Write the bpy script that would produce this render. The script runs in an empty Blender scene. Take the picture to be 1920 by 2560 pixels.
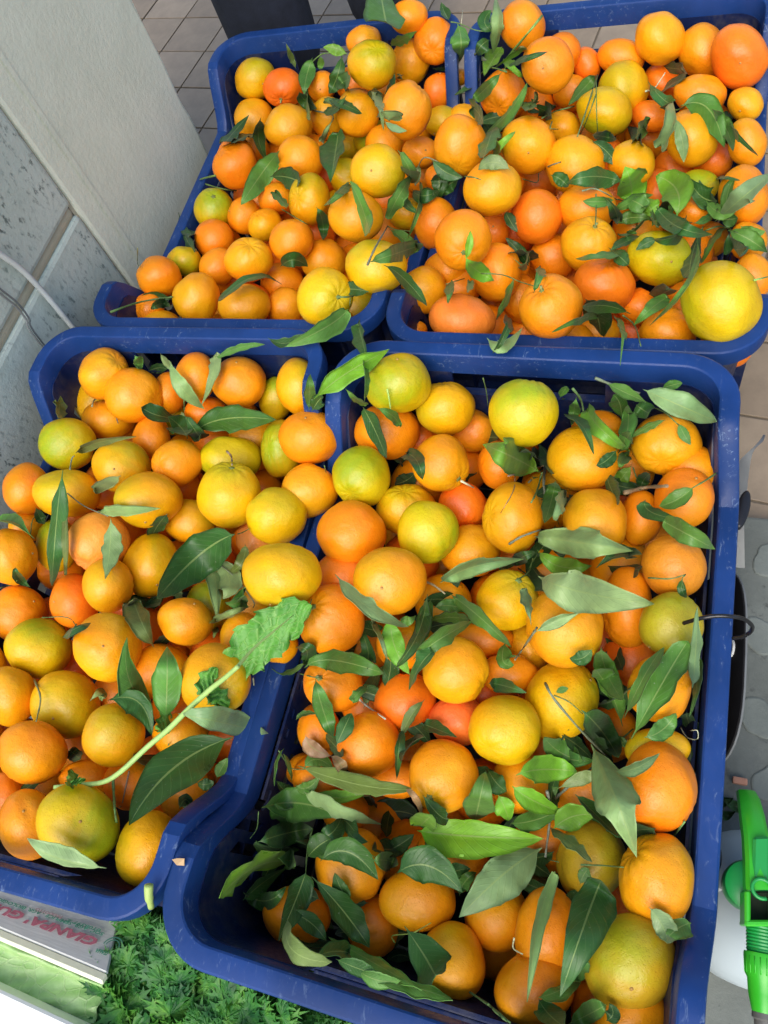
import bpy, bmesh, math, random
import numpy as np
from mathutils import Vector, Matrix
random.seed(7); RNG = np.random.default_rng(7)
SC = bpy.context.scene; COL = SC.collection

# ------------------------------------------------------------------ camera
H = 0.90
F = 1920.7
M = np.array([[0.9472985826, -0.0950079775, 0.3059393397],
              [0.2218227230, 0.8835566071, -0.4124589696],
              [-0.2311278324, 0.4585860947, 0.8580668498]])
CAM = np.array([0, 0, H])
cd = bpy.data.cameras.new('camera'); cam = bpy.data.objects.new('camera', cd); COL.objects.link(cam)
cam.matrix_world = Matrix(((*M[0], 0), (*M[1], 0), (*M[2], H), (0, 0, 0, 1)))
cd.sensor_fit = 'VERTICAL'; cd.sensor_height = 36; cd.lens = F / 2560 * 36
cd.clip_start = .02; cd.clip_end = 500
SC.camera = cam
# ------------------------------------------------------------------ daylight
SUN_AZ = (.04, -.75); SUN_EL = math.radians(52)
w = bpy.data.worlds.new('World'); SC.world = w; w.use_nodes = True
nt = w.node_tree; bg = nt.nodes['Background']
sky = nt.nodes.new('ShaderNodeTexSky'); sky.sky_type = 'NISHITA'; sky.sun_disc = False
sky.sun_elevation = SUN_EL; sky.sun_rotation = math.atan2(SUN_AZ[0], SUN_AZ[1])
sky.dust_density = 3; sky.air_density = 1.0
nt.links.new(sky.outputs[0], bg.inputs[0]); bg.inputs[1].default_value = .15
sd = bpy.data.lights.new('sun', 'SUN'); sd.energy = 1.6; sd.angle = math.radians(54); sd.color = (1, .96, .9)
so = bpy.data.objects.new('sun', sd); COL.objects.link(so)
n_ = math.hypot(*SUN_AZ)
dirv = Vector((SUN_AZ[0] / n_ * math.cos(SUN_EL), SUN_AZ[1] / n_ * math.cos(SUN_EL), math.sin(SUN_EL)))
so.rotation_euler = dirv.to_track_quat('Z', 'Y').to_euler(); so.location = dirv * 5
SC.view_settings.view_transform = 'Standard'; SC.view_settings.look = 'None'
SC.view_settings.gamma = 1; SC.view_settings.exposure = 0.63
SC.render.engine = 'CYCLES'
# ------------------------------------------------------------------ measuring helpers
def ray(u, v): return M @ np.array([(u - 960) / F, -(v - 1280) / F, -1.])
def P(u, v, z):                       # point seen at (u, v) on the level z
    d = ray(u, v); return CAM + d * ((z - H) / d[2])
def PX(u, v, x):
    d = ray(u, v); return CAM + d * (x / d[0])
def at(u, v, Z): return CAM + ray(u, v) * Z
def pix(X):
    q = M.T @ (np.asarray(X) - CAM); return 960 + F * q[0] / -q[2], 1280 - F * q[1] / -q[2]
K = 700 / 1659.
# ------------------------------------------------------------------ objects
def tag(o, label=None, cat=None, group=None, kind=None):
    if label: o['label'] = label
    if cat: o['category'] = cat
    if group: o['group'] = group
    if kind: o['kind'] = kind
    return o
def link(name, me, mat=None, parent=None, smooth=True):
    o = bpy.data.objects.new(name, me); COL.objects.link(o)
    if mat is not None and len(me.materials) == 0: me.materials.append(mat)
    if parent is not None: o.parent = parent
    if smooth: me.polygons.foreach_set('use_smooth', [True] * len(me.polygons))
    return o
def empty(name, loc=(0, 0, 0)):
    o = bpy.data.objects.new(name, None); COL.objects.link(o); o.location = loc; o.empty_display_size = .05; return o
def mesh(name, vs, fs):
    me = bpy.data.meshes.new(name); me.from_pydata([tuple(map(float, v)) for v in vs], [], fs); me.update(); return me
def box_bm(bm, x0, x1, y0, y1, z0, z1, bev=0):
    r = bmesh.ops.create_cube(bm, size=1)
    vs = r['verts']
    for v in vs:
        v.co = Vector(((x0 + x1) / 2 + v.co.x * (x1 - x0), (y0 + y1) / 2 + v.co.y * (y1 - y0), (z0 + z1) / 2 + v.co.z * (z1 - z0)))
    if bev:
        es = list({e for v in vs for e in v.link_edges})
        bmesh.ops.bevel(bm, geom=es, offset=bev, segments=2, affect='EDGES', profile=.6)
def bm_obj(name, bm, mat, parent=None, smooth=True):
    me = bpy.data.meshes.new(name); bmesh.ops.recalc_face_normals(bm, faces=bm.faces); bm.to_mesh(me); bm.free()
    return link(name, me, mat, parent, smooth)
def auto_smooth(o, ang=35):
    me = o.data
    bm = bmesh.new(); bm.from_mesh(me)
    for e in bm.edges:
        if len(e.link_faces) == 2 and e.calc_face_angle(0) > math.radians(ang): e.smooth = False
    bm.to_mesh(me); bm.free()
def tube(vs, fs, pts, rad, seg=8, cap=True):
    pts = [Vector(p) for p in pts]; n = len(pts); b0 = len(vs)
    up = Vector((.31, .2, .93))
    for i, p in enumerate(pts):
        t = (pts[min(i + 1, n - 1)] - pts[max(i - 1, 0)]).normalized()
        a = t.cross(up).normalized() if abs(t.dot(up)) < .98 else t.cross(Vector((1, 0, 0))).normalized()
        b = t.cross(a)
        r = rad[i] if hasattr(rad, '__len__') else rad
        for k in range(seg):
            an = 2 * math.pi * k / seg
            vs.append(tuple(p + a * math.cos(an) * r + b * math.sin(an) * r))
    for i in range(n - 1):
        for k in range(seg):
            k2 = (k + 1) % seg
            fs.append((b0 + i * seg + k, b0 + i * seg + k2, b0 + (i + 1) * seg + k2, b0 + (i + 1) * seg + k))
    if cap:
        fs.append(tuple(b0 + k for k in range(seg))[::-1]); fs.append(tuple(b0 + (n - 1) * seg + k for k in range(seg)))
def smooth_pts(pts, n=4):
    pts = [np.array(p, float) for p in pts]
    if len(pts) < 3: return pts
    q = [2 * pts[0] - pts[1]] + pts + [2 * pts[-1] - pts[-2]]
    out = []
    for i in range(1, len(q) - 2):
        for k in range(n):
            t = k / n; a, b, c, d = q[i - 1:i + 3]
            out.append(.5 * (2 * b + (c - a) * t + (2 * a - 5 * b + 4 * c - d) * t * t + (3 * b - a - 3 * c + d) * t ** 3))
    out.append(pts[-1]); return out
# ------------------------------------------------------------------ materials
class NT:
    def __init__(s, name):
        s.m = bpy.data.materials.new(name); s.m.use_nodes = True; s.t = s.m.node_tree
        s.b = s.t.nodes['Principled BSDF']; s.out = s.t.nodes['Material Output']
    def n(s, typ, **kw):
        o = s.t.nodes.new(typ)
        for k, v in kw.items():
            if k.startswith('i_'):
                key = k[2:]; key = int(key) if key.isdigit() else key.replace('_', ' ')
                o.inputs[key].default_value = v
            else: setattr(o, k, v)
        return o
    def l(s, a, b): s.t.links.new(a, b)
    def coord(s, which='Object'): return s.n('ShaderNodeTexCoord').outputs[which]
    def noise(s, scale, detail=4, rough=.55, vec=None, dist=0):
        o = s.n('ShaderNodeTexNoise', i_Scale=scale, i_Detail=detail, i_Roughness=rough, i_Distortion=dist)
        s.l(vec if vec is not None else s.coord(), o.inputs['Vector']); return o.outputs['Fac']
    def ramp(s, fac, stops):
        o = s.n('ShaderNodeValToRGB'); e = o.color_ramp.elements
        while len(e) < len(stops): e.new(.5)
        for i, (p, c) in enumerate(stops):
            e[i].position = p; e[i].color = (*c, 1) if hasattr(c, '__len__') else (c, c, c, 1)
        s.l(fac, o.inputs[0]); return o.outputs[0]
    def mix(s, fac, a, b, mode='MIX'):
        o = s.n('ShaderNodeMix', data_type='RGBA', blend_type=mode)
        for sock, val in ((o.inputs[0], fac), (o.inputs[6], a), (o.inputs[7], b)):
            if hasattr(val, 'is_linked') or hasattr(val, 'node'): s.l(val, sock)
            else: sock.default_value = (*val, 1) if hasattr(val, '__len__') else val
        return o.outputs[2]
    def bump(s, h, strength=.3, dist=.001, prev=None):
        o = s.n('ShaderNodeBump', i_Strength=strength, i_Distance=dist); s.l(h, o.inputs['Height'])
        if prev is not None: s.l(prev, o.inputs['Normal'])
        return o.outputs[0]
    def done(s, col=None, rough=None, nrm=None, **kw):
        for sock, val in (('Base Color', col), ('Roughness', rough), ('Normal', nrm)):
            if val is None: continue
            if hasattr(val, 'node'): s.l(val, s.b.inputs[sock])
            else: s.b.inputs[sock].default_value = (*val, 1) if hasattr(val, '__len__') else val
        for k, v in kw.items(): s.b.inputs[k.replace('_', ' ')].default_value = v
        return s.m

def m_peel():
    t = NT('mandarin_peel')
    att = t.n('ShaderNodeAttribute', attribute_name='peel').outputs['Color']
    oi = t.n('ShaderNodeObjectInfo')
    off = t.n('ShaderNodeVectorMath', operation='ADD'); t.l(t.coord(), off.inputs[0])
    sc = t.n('ShaderNodeVectorMath', operation='SCALE', i_Scale=7.); t.l(oi.outputs['Random'], sc.inputs[0]); t.l(sc.outputs[0], off.inputs[1])
    v = off.outputs[0]
    big = t.ramp(t.noise(38, 3, .5, v), [(.38, 0.), (.68, 1.)])
    c = t.mix(big, att, t.mix(1., att, (.93, .86, .80), 'MULTIPLY'))
    pores = t.n('ShaderNodeTexVoronoi', i_Scale=620.); t.l(v, pores.inputs['Vector'])
    pd = t.ramp(pores.outputs['Distance'], [(.0, 0.), (.42, 1.)])
    c = t.mix(pd, t.mix(1., c, (.90, .80, .70), 'MULTIPLY'), c)
    scar = t.ramp(t.noise(70, 6, .72, v), [(.715, 0.), (.76, 1.)])
    c = t.mix(t.mix(scar, (0, 0, 0), (.38, .38, .38)), c, (.62, .45, .25))
    hgt = t.noise(260, 3, .6, v)
    lump = t.noise(60, 2, .5, v)
    nb = t.bump(lump, .35, .004)
    nb = t.bump(hgt, .30, .0012, nb); nb = t.bump(pd, .30, .0006, nb)
    return t.done(c, t.ramp(t.noise(30, 3, .5, v), [(.3, .34), (.7, .46)]), nb, Specular_IOR_Level=.45, Coat_Weight=.05, Coat_Roughness=.28,
                  Subsurface_Weight=.06, Subsurface_Radius=(.012, .006, .002), Subsurface_Scale=.5)
def m_leaf():
    t = NT('citrus_leaf')
    uv = t.coord('UV'); sp = t.n('ShaderNodeSeparateXYZ'); t.l(uv, sp.inputs[0])
    oi = t.n('ShaderNodeObjectInfo'); col = oi.outputs['Color']
    def mth(op, a, b=None, c=None):
        o = t.n('ShaderNodeMath', operation=op)
        for i, v in enumerate((a, b, c)):
            if v is None: continue
            if hasattr(v, 'node'): t.l(v, o.inputs[i])
            else: o.inputs[i].default_value = v
        return o.outputs[0]
    av = mth('ABSOLUTE', mth('SUBTRACT', sp.outputs[1], .5))
    mid = mth('LESS_THAN', av, .022)
    w_ = mth('SINE', mth('MULTIPLY', mth('SUBTRACT', sp.outputs[0], mth('MULTIPLY', av, .42)), 75.))
    vein = mth('POWER', mth('MAXIMUM', w_, 0.), 14.)
    nz = t.ramp(t.noise(45, 4, .6), [(.35, .80), (.7, 1.18)])
    c = t.mix(1., col, nz, 'MULTIPLY')
    c = t.mix(mth('MULTIPLY', vein, .18), c, t.mix(.5, c, (.30, .42, .14)))
    c = t.mix(mth('MULTIPLY', mid, .55), c, (.34, .46, .14))
    spots = t.ramp(t.noise(420, 2, .5), [(.70, 0.), (.76, 1.)])
    c = t.mix(mth('MULTIPLY', spots, .35), c, (.45, .5, .38))
    h = mth('ADD', mth('MULTIPLY', mid, 1.), mth('MULTIPLY', vein, .35))
    nb = t.bump(h, .5, .0008); nb = t.bump(t.noise(160, 3, .6), .25, .0008, nb)
    m = t.done(c, t.ramp(t.noise(60, 2), [(.3, .33), (.7, .58)]), nb, Specular_IOR_Level=.5, Sheen_Weight=.05)
    tr = t.n('ShaderNodeBsdfTranslucent'); t.l(t.mix(1., c, (1., 1.2, .35), 'MULTIPLY'), tr.inputs[0])
    ms = t.n('ShaderNodeMixShader', i_0=.16); t.l(t.b.outputs[0], ms.inputs[1]); t.l(tr.outputs[0], ms.inputs[2]); t.l(ms.outputs[0], t.out.inputs[0])
    return m
def m_twig():
    t = NT('twig_bark'); oi = t.n('ShaderNodeObjectInfo').outputs['Color']
    c = t.mix(1., oi, t.ramp(t.noise(300, 4, .7), [(.3, .6), (.7, 1.3)]), 'MULTIPLY')
    return t.done(c, .7, t.bump(t.noise(500, 3), .5, .0008))
def m_plastic(name, base, faded, wear, dusty=True, rough=.34):
    t = NT(name)
    n1 = t.ramp(t.noise(9, 4, .6), [(.35, 0.), (.7, 1.)])
    c = t.mix(n1, base, faded)
    # scuffs: fine whitish scratches and rub marks
    mp = t.n('ShaderNodeMapping'); mp.inputs['Scale'].default_value = (1, .35, 1); mp.inputs['Rotation'].default_value = (.3, .2, .7); t.l(t.coord(), mp.inputs['Vector'])
    sc = t.noise(170, 7, .72, mp.outputs[0], 1.2)
    patch = t.ramp(t.noise(16, 3, .6), [(.42, 0.), (.66, 1.)])
    s = t.ramp(sc, [(.58, 0.), (.70, 1.)])
    mm = t.n('ShaderNodeMath', operation='MULTIPLY'); t.l(s, mm.inputs[0]); t.l(patch, mm.inputs[1])
    m2 = t.n('ShaderNodeMath', operation='MULTIPLY', i_1=wear); t.l(mm.outputs[0], m2.inputs[0])
    c = t.mix(m2.outputs[0], c, (.20, .28, .40))
    if dusty:
        d = t.ramp(t.noise(26, 6, .68), [(.47, 0.), (.8, 1.)])
        d2 = t.n('ShaderNodeMath', operation='MULTIPLY', i_1=.55); t.l(d, d2.inputs[0])
        c = t.mix(d2.outputs[0], c, (.13, .12, .10))
    return t.done(c, t.ramp(sc, [(.4, rough), (.7, rough + .25)]), t.bump(t.noise(240, 4, .6), .10, .0006), Specular_IOR_Level=.26)
def m_simple(name, col, rough=.5, var=.15, scale=30, bump=.2, bscale=200, bdist=.001, **kw):
    t = NT(name)
    c = t.mix(1., col, t.ramp(t.noise(scale, 5, .6), [(.25, 1 - var), (.75, 1 + var)]), 'MULTIPLY')
    return t.done(c, rough, t.bump(t.noise(bscale, 4, .6), bump, bdist), **kw)
def m_tile():
    t = NT('floor_tile_glaze'); oi = t.n('ShaderNodeObjectInfo').outputs['Random']
    c = t.ramp(oi, [(0., (.240, .185, .122)), (1., (.30, .238, .165))])
    c = t.mix(1., c, t.ramp(t.noise(22, 5, .65), [(.25, .75), (.75, 1.15)]), 'MULTIPLY')
    return t.done(c, .5, t.bump(t.noise(260, 4), .15, .001))
def m_stone(name, a, b, spot, thr=.6, sscale=60, rough=.75, rot=0.):
    t = NT(name)
    c = t.ramp(t.noise(7, 6, .65), [(.3, a), (.7, b)])
    mp = t.n('ShaderNodeMapping'); mp.inputs['Scale'].default_value = (1, 1, .55); t.l(t.coord(), mp.inputs['Vector'])
    s = t.ramp(t.noise(sscale, 6, .70, mp.outputs[0]), [(thr, 0.), (thr + .10, 1.)])
    pz = t.ramp(t.noise(9, 3, .6), [(.40, 0.15), (.62, 1.)])
    mm = t.n('ShaderNodeMath', operation='MULTIPLY'); t.l(s, mm.inputs[0]); t.l(pz, mm.inputs[1])
    c = t.mix(mm.outputs[0], c, spot)
    return t.done(c, rough, t.bump(t.noise(120, 6, .7), .5, .002))
PEEL = m_peel(); LEAF = m_leaf(); TWIG = m_twig()
BLUE = m_plastic('shaded_blue_crate_plastic', (.0035, .011, .052), (.006, .017, .075), .35, True, .30)  # walls far darker than the rim: interior shade is put into this blue
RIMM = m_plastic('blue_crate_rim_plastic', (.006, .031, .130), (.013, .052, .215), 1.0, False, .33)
TILE = m_tile(); GROUT = m_simple('tile_grout', (.16, .135, .10), .9)
STONE = m_stone('ground_stone', (.07, .08, .07), (.16, .18, .16), (.05, .055, .05), .60, 45)
STONE2 = m_stone('pale_stone', (.10, .12, .105), (.185, .21, .19), (.10, .11, .10), .63, 60)
MARBLE = m_stone('speckled_marble', (.40, .49, .44), (.56, .64, .58), (.07, .11, .105), (.535), 120, .5)
PLASTER = m_stone('beige_wall_render', (.62, .67, .54), (.74, .79, .65), (.40, .44, .36), .68, 90, .85)
MORTAR = m_stone('tan_mortar', (.33, .32, .23), (.48, .46, .34), (.12, .11, .09), .60, 120, .9)
# ------------------------------------------------------------------ ground
RB, RF = .254, .280                   # rim levels of the rear and front crates
def make_ground():
    bm = bmesh.new(); s = 60
    bm.faces.new([bm.verts.new(p) for p in ((-s, -s, -.004), (s, -s, -.004), (s, s, -.004), (-s, s, -.004))])
    g = tag(bm_obj('floor', bm, GROUT, smooth=False), kind='structure', label='brownish square floor tiles with dark joints')
    bm = bmesh.new(); box_bm(bm, -.0590, .0590, -.0590, .0590, -.003, .0, .0012)
    t0 = bm_obj('floor_tile', bm, TILE, g, smooth=False)
    a = math.radians(-8); ca, sa = math.cos(a), math.sin(a); o = np.array([-1.113, 1.532]); first = True; cnt = 0
    for i in range(-14, 26):
        for j in range(-16, 16):
            c = o + np.array([ca, sa]) * (.1215 * (i + .5)) + np.array([-sa, ca]) * (.1215 * (j + .5))
            u, v = pix((c[0], c[1], 0))
            behind = c[1] > 1.13 and c[0] < .30
            right = c[0] > .06 and .40 < c[1] < 1.2
            left = c[0] < -.69 and c[1] > 1.02
            if not (behind or right or left) or not (-90 < u < 2050 and -260 < v < 1420): continue
            if c[1] > 2.1: continue
            t = t0 if first else t0.copy()
            if not first: COL.objects.link(t)
            first = False; t.location = (c[0], c[1], random.uniform(-.0006, .0004)); t.rotation_euler = (0, 0, a + random.uniform(-.004, .004)); cnt += 1
    print('tiles', cnt)
    # stone paving on the near side, one low step above the tiles
    bm = bmesh.new(); box_bm(bm, -3, 3, -3, .463, -.05, .024, .004)
    p = tag(bm_obj('stone_paving', bm, STONE, smooth=False), kind='structure', label='weathered grey stone paving under the front crates')
    rr = random.Random(5)
    for (u, v, r) in ((1925, 1400, 62), (1905, 1590, 66), (1900, 1795, 66), (1945, 1960, 70), (1935, 2480, 80)):
        c = P(u, v, .026); rad = r / F * .60
        n = 26; vs = []; k0 = rr.random()
        for lay, (zz, sc) in enumerate(((.0235, 1.0), (.0250, .97), (.0256, .90))):
            for k in range(n):
                an = 2 * math.pi * (k + k0) / n; q = rad * sc * (1 + .14 * math.sin(2 * an + r) + .06 * math.sin(3 * an + u) + .03 * math.sin(7 * an + v))
                y = min(c[1] + q * math.sin(an), .455)
                vs.append((c[0] + q * math.cos(an), y, zz))
        fs = [tuple(range(2 * n, 3 * n))]
        for l in range(2):
            for k in range(n): fs.append((l * n + k, l * n + (k + 1) % n, (l + 1) * n + (k + 1) % n, (l + 1) * n + k))
        link('paving_stone', mesh('paving_stone', vs, fs), STONE2, p, smooth=False)
make_ground()
# ------------------------------------------------------------------ wall on the left
def make_wall():
    X = -.745
    e = empty('stone_pillar', (X, .7, 0))
    tag(e, 'pale rendered pillar with speckled marble slabs left of the blue crates', 'pillar')
    def part(name, y0, y1, z0, z1, x1, mat, x0=-1.15, rag=0):
        bm = bmesh.new(); box_bm(bm, x0, x1, y0, y1, z0, z1, .006)
        if rag:
            bmesh.ops.subdivide_edges(bm, edges=[e_ for e_ in bm.edges if abs((e_.verts[0].co - e_.verts[1].co).z) > .3], cuts=60)
            for v in bm.verts:
                if v.co.y > y1 - .02 and v.co.x > x1 - .02:
                    k = rag * (.5 * math.sin(v.co.z * 47) + .5 * math.sin(v.co.z * 131 + 1) + random.uniform(-.5, .5))
                    if .42 < v.co.z < .60: k -= .004 + .003 * math.sin(v.co.z * 60)
                    v.co.y += min(k, .001)
        for v in bm.verts: v.co -= Vector(e.location)
        o = bm_obj(name, bm, mat, e, smooth=False); auto_smooth(o); return o
    part('rendered_face', .694, 1.0197, 0, 1.9, X, PLASTER, rag=.003)
    part('marble_slab', .20, .690, .308, .93, X + .001, MARBLE)
    part('marble_slab', .20, .690, .0, .292, X + .0005, MARBLE)
    part('marble_slab', .20, .690, .95, 1.9, X + .001, MARBLE)
    part('mortar_joint', .22, .688, .292, .308, X - .003, MORTAR)
    part('mortar_joint', .22, .688, .93, .95, X - .003, MORTAR)
    part('mortar_joint', .690, .694, 0, 1.9, X - .005, MORTAR)
    part('arris', .7350, .7385, .0, 1.9, X + .0012, PLASTER, x0=X - .01)
make_wall()
WIRE = m_simple('white_cable', (.50, .55, .54), .45); WIREG = m_simple('grey_cable', (.16, .18, .18), .5); BLK = m_simple('black_plastic', (.012, .012, .014), .3, .1)
def cable(name, uv, z_end, x, r, mat, label, dz=0):
    pts = [PX(u, v, x) for u, v in uv]
    pts = [pts[0] + (pts[0] - pts[1]) * 2.5] + pts + [np.array([x + .0, pts[-1][1] - .01, z_end])]
    vs, fs = [], []; tube(vs, fs, smooth_pts(pts, 5), r, 10)
    tag(link(name, mesh(name, vs, fs), mat), label, 'cable', 'cables on the pillar')
cable('cable', [(0, 635), (48, 669), (96, 717), (176, 811)], .03, -.735, .0038, WIRE, 'thick white cable running down the marble slabs beside the crates')
cable('cable', [(0, 722), (43, 757), (72, 795), (106, 857)], .03, -.737, .0013, WIREG, 'upper of the two thin grey wires at the left edge of the marble')
cable('cable', [(0, 734), (38, 765), (66, 800), (100, 860)], .03, -.735, .0013, WIREG, 'lower of the two thin grey wires at the left edge of the marble')
# ------------------------------------------------------------------ crates
W2, L2, RAD = .200, .300, .052
def rpath(off, n_c=9, step=.011):
    """rounded rectangle, list of (x, y, nx, ny); off = inset from the outer rim"""
    w, l, r = W2 - off, L2 - off, max(RAD - off, .012); out = []
    def seg(a, b, nrm, k):
        for i in range(k): t = i / k; out.append((a[0] + (b[0] - a[0]) * t, a[1] + (b[1] - a[1]) * t, *nrm))
    def arc(cx, cy, a0):
        for i in range(n_c):
            a = a0 + math.pi / 2 * i / n_c; out.append((cx + r * math.cos(a), cy + r * math.sin(a), math.cos(a), math.sin(a)))
    kl, kw = 50, 30
    seg((w, -l + r), (w, l - r), (1, 0), kl); arc(w - r, l - r, 0)
    seg((w - r, l), (-w + r, l), (0, 1), kw); arc(-w + r, l - r, math.pi / 2)
    seg((-w, l - r), (-w, -l + r), (-1, 0), kl); arc(-w + r, -l + r, math.pi)
    seg((-w + r, -l), (w - r, -l), (0, -1), kw); arc(w - r, -l + r, -math.pi / 2)
    return out
DROP = .078
def top_drop(x, y, nx):
    if abs(nx) < .999: return 0
    d = L2 - abs(y)
    t = (d - .072) / .062; t = min(max(t, 0), 1); return DROP * (t * t * (3 - 2 * t))
DIRT_SHADE = m_simple('soiled_shaded_crate_floor', (.010, .012, .020), .8, .5, 40)  # soil plus the darkness of the gaps, both put into this near-black
def make_crate(cx, cy, rot, ztop, zbase, label, bulge=(0, 0), dk=(1, 1)):
    e = empty('fruit_crate', (cx, cy, zbase)); e.rotation_euler = (0, 0, math.radians(rot))
    tag(e, label, 'crate', 'blue plastic crates of mandarins')
    hh = ztop - zbase
    # rim: rolled flange swept round the crate
    prof = [(-.0215, -.028), (-.0211, -.0034), (-.0202, -.0010), (-.0185, 0), (-.0120, .0006), (-.0028, 0), (-.0008, -.0010), (0, -.0030), (0, -.019), (-.0022, -.0192), (-.0028, -.0055), (-.0045, -.0035), (-.0165, -.0035), (-.0190, -.007), (-.0190, -.028)]
    base = rpath(0); n = len(base); vs = []; fs = []
    for (x, y, nx, ny) in base:
        s_ = top_drop(x, y, nx) / DROP; dz = s_ * DROP * dk[x > 0]; x += nx * s_ * bulge[x > 0]
        for (o, z) in prof: o *= .87; vs.append((x + nx * o + 0, y + ny * o, hh - dz + z))
    m = len(prof)
    for i in range(n):
        j = (i + 1) % n
        for k in range(m):
            k2 = (k + 1) % m; fs.append((i * m + k, j * m + k, j * m + k2, i * m + k2))
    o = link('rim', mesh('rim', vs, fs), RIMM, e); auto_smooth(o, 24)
    # walls: grid round the crate with hand holes and slots, given thickness
    rows = 26
    inner = rpath(.0180); n = len(inner)
    def pt(i, t):
        x, y, nx, ny = inner[i % n]; s_ = top_drop(x, y, nx) / DROP; dz = s_ * DROP * dk[x > 0]; bz = s_ * bulge[x > 0]
        z = .004 + (hh - .026 - dz - .004) * t
        taper = .016 * (1 - z / hh); 
        return (x - nx * (taper - bz * t), y - ny * taper, z)
    zs = None
    def hole(i, r):
        x, y, nx, ny = inner[i % n]; x2, y2 = inner[(i + 1) % n][:2]; xm, ym = (x + x2) / 2, (y + y2) / 2
        za, zb = pt(i, r / rows)[2], pt(i, (r + 1) / rows)[2]; zm = (za + zb) / 2
        if abs(ny) > .9 and abs(xm) < .076 and hh - .063 < zm < hh - .027: return True
        if abs(nx) > .9 and abs(ym) < .235:
            a = abs(ym); col = int((ym + 2) / .011) % 2 == 0
            zt = hh - top_drop(.2, ym, 1) - .030
            rowz = (zm % .062) > .014
            return col and rowz and zm < min(zt, hh - .062) and zm > .02
        return False
    vmap = {}; vs = []; quads = {'end_wall': [[], []], 'side_wall': [[], []]}
    V = [[None] * (rows + 1) for _ in range(n)]
    def thick(i, t):
        x, y, z = pt(i, t); nx, ny = inner[i % n][2:]; return (x + nx * .0028, y + ny * .0028, z)
    groups = {}
    for i in range(n):
        nx, ny = inner[i][2:]
        if abs(nx) > .999 and abs(ny) < .01 and abs(inner[i][1]) < .24: key = ('side_wall', nx > 0)
        else: key = ('end_wall', inner[i][1] > 0)
        groups.setdefault(key, []).append(i)
    for (name, sgn), cols in groups.items():
        bm = bmesh.new(); vc = {}
        def gv(i, r, side):
            k = (i % n, r, side)
            if k not in vc: vc[k] = bm.verts.new(pt(i, r / rows) if side == 0 else thick(i, r / rows))
            return vc[k]
        cs = set(cols)
        solid = {(i, r) for i in cols for r in range(rows) if not hole(i, r)}
        for (i, r) in solid:
            a, b, c, d = (i, r), (i + 1, r), (i + 1, r + 1), (i, r + 1)
            bm.faces.new([gv(*a, 0), gv(*b, 0), gv(*c, 0), gv(*d, 0)])
            bm.faces.new([gv(*a, 1), gv(*d, 1), gv(*c, 1), gv(*b, 1)])
            for (nb, p, q) in (((((i - 1) % n), r), a, d), ((((i + 1) % n), r), b, c), ((i, r - 1), a, b), ((i, r + 1), d, c)):
                if nb not in solid: 
                    try: bm.faces.new([gv(*p, 0), gv(*q, 0), gv(*q, 1), gv(*p, 1)])
                    except ValueError: pass
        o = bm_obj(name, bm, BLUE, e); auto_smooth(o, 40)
    # frame round each hand hole and outer ribs
    for s in (-1, 1):
        bm = bmesh.new()
        yy = s * (L2 - .0180); y0, y1 = sorted((yy + s * .001, yy + s * .0085))
        box_bm(bm, -.082, .082, y0, y1, hh - .027, hh - .0235, .001); box_bm(bm, -.082, .082, y0, y1, hh - .068, hh - .064, .001)
        bm_obj('hand_hole_frame', bm, BLUE, e, smooth=False)
        def wo(z): return .0180 - .0028 + .016 * (1 - z / hh) + .0004     # wall outer face, inset from the rim
        def prism(pts2, axis, c0, c1):
            vs_ = []
            for c in (c0, c1):
                for (o_, z) in pts2: vs_.append((c, s * (L2 - o_), z) if axis == 'y' else (s * (W2 - o_), c, z))
            k_ = len(pts2); f_ = [tuple(range(k_)), tuple(range(2 * k_ - 1, k_ - 1, -1))] + [(i_, (i_ + 1) % k_, (i_ + 1) % k_ + k_, i_ + k_) for i_ in range(k_)]
            bm = bmesh.new(); vv = [bm.verts.new(q) for q in vs_]
            for f in f_: bm.faces.new([vv[q] for q in f])
            bm_obj('rib', bm, BLUE, e, smooth=False)
        for zz in (.05, .105, .16):
            prism([(wo(zz), zz), (.012, zz), (.012, zz + .003), (wo(zz + .003), zz + .003)], 'y', -.155, .155)
        for xx in (-.145, -.10, .10, .145):
            prism([(wo(.01), .01), (.0105, .01), (.0105, hh - .022), (wo(hh - .022), hh - .022)], 'y', xx - .0015, xx + .0015)
        for yv in (-.244, -.238, .238, .244):
            prism([(wo(.01), .01), (.0105, .01), (.0105, hh - .022), (wo(hh - .022), hh - .022)], 'x', yv - .0012, yv + .0012)
        prism([(wo(.09), .09), (.013, .09), (.013, .093), (wo(.093), .093)], 'x', -.236, .236)
    # floor grid
    bm = bmesh.new(); box_bm(bm, -W2 + .036, W2 - .036, -L2 + .036, L2 - .036, .0, .004, .001)
    bm_obj('crate_floor', bm, DIRT_SHADE, e, smooth=False)
    return e
CR = {'TL': (-.4949, .8308, .52, RB), 'TR': (-.0859, .8171, -.51, RB), 'BL': (-.5271, .2128, .87, RF), 'BR': (-.1205, .1998, -.88, RF)}
NAMES = {'TL': 'rear left', 'TR': 'rear right', 'BL': 'front left', 'BR': 'front right'}
LAB = {'TL': 'rear left blue crate, tucked behind the front one and beside the pale pillar',
       'TR': 'rear right blue crate with a hand hole showing the floor tiles behind',
       'BL': 'front left blue crate with mandarins spilling over its low left side',
       'BR': 'front right blue crate, biggest in view, with a black price board on its right side'}
for k, (x, y, r, z) in CR.items():
    ce = make_crate(x, y, r, z, 0 if k[0] == 'T' else .026, LAB[k], {'BR': (.007, .011)}.get(k, (0, 0)), {'BR': (1, .74)}.get(k, (1, 1)))
    if k == 'BL': ce.scale = (.945, 1, 1); ce.location.x += .0108      # a slightly narrower crate
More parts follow.
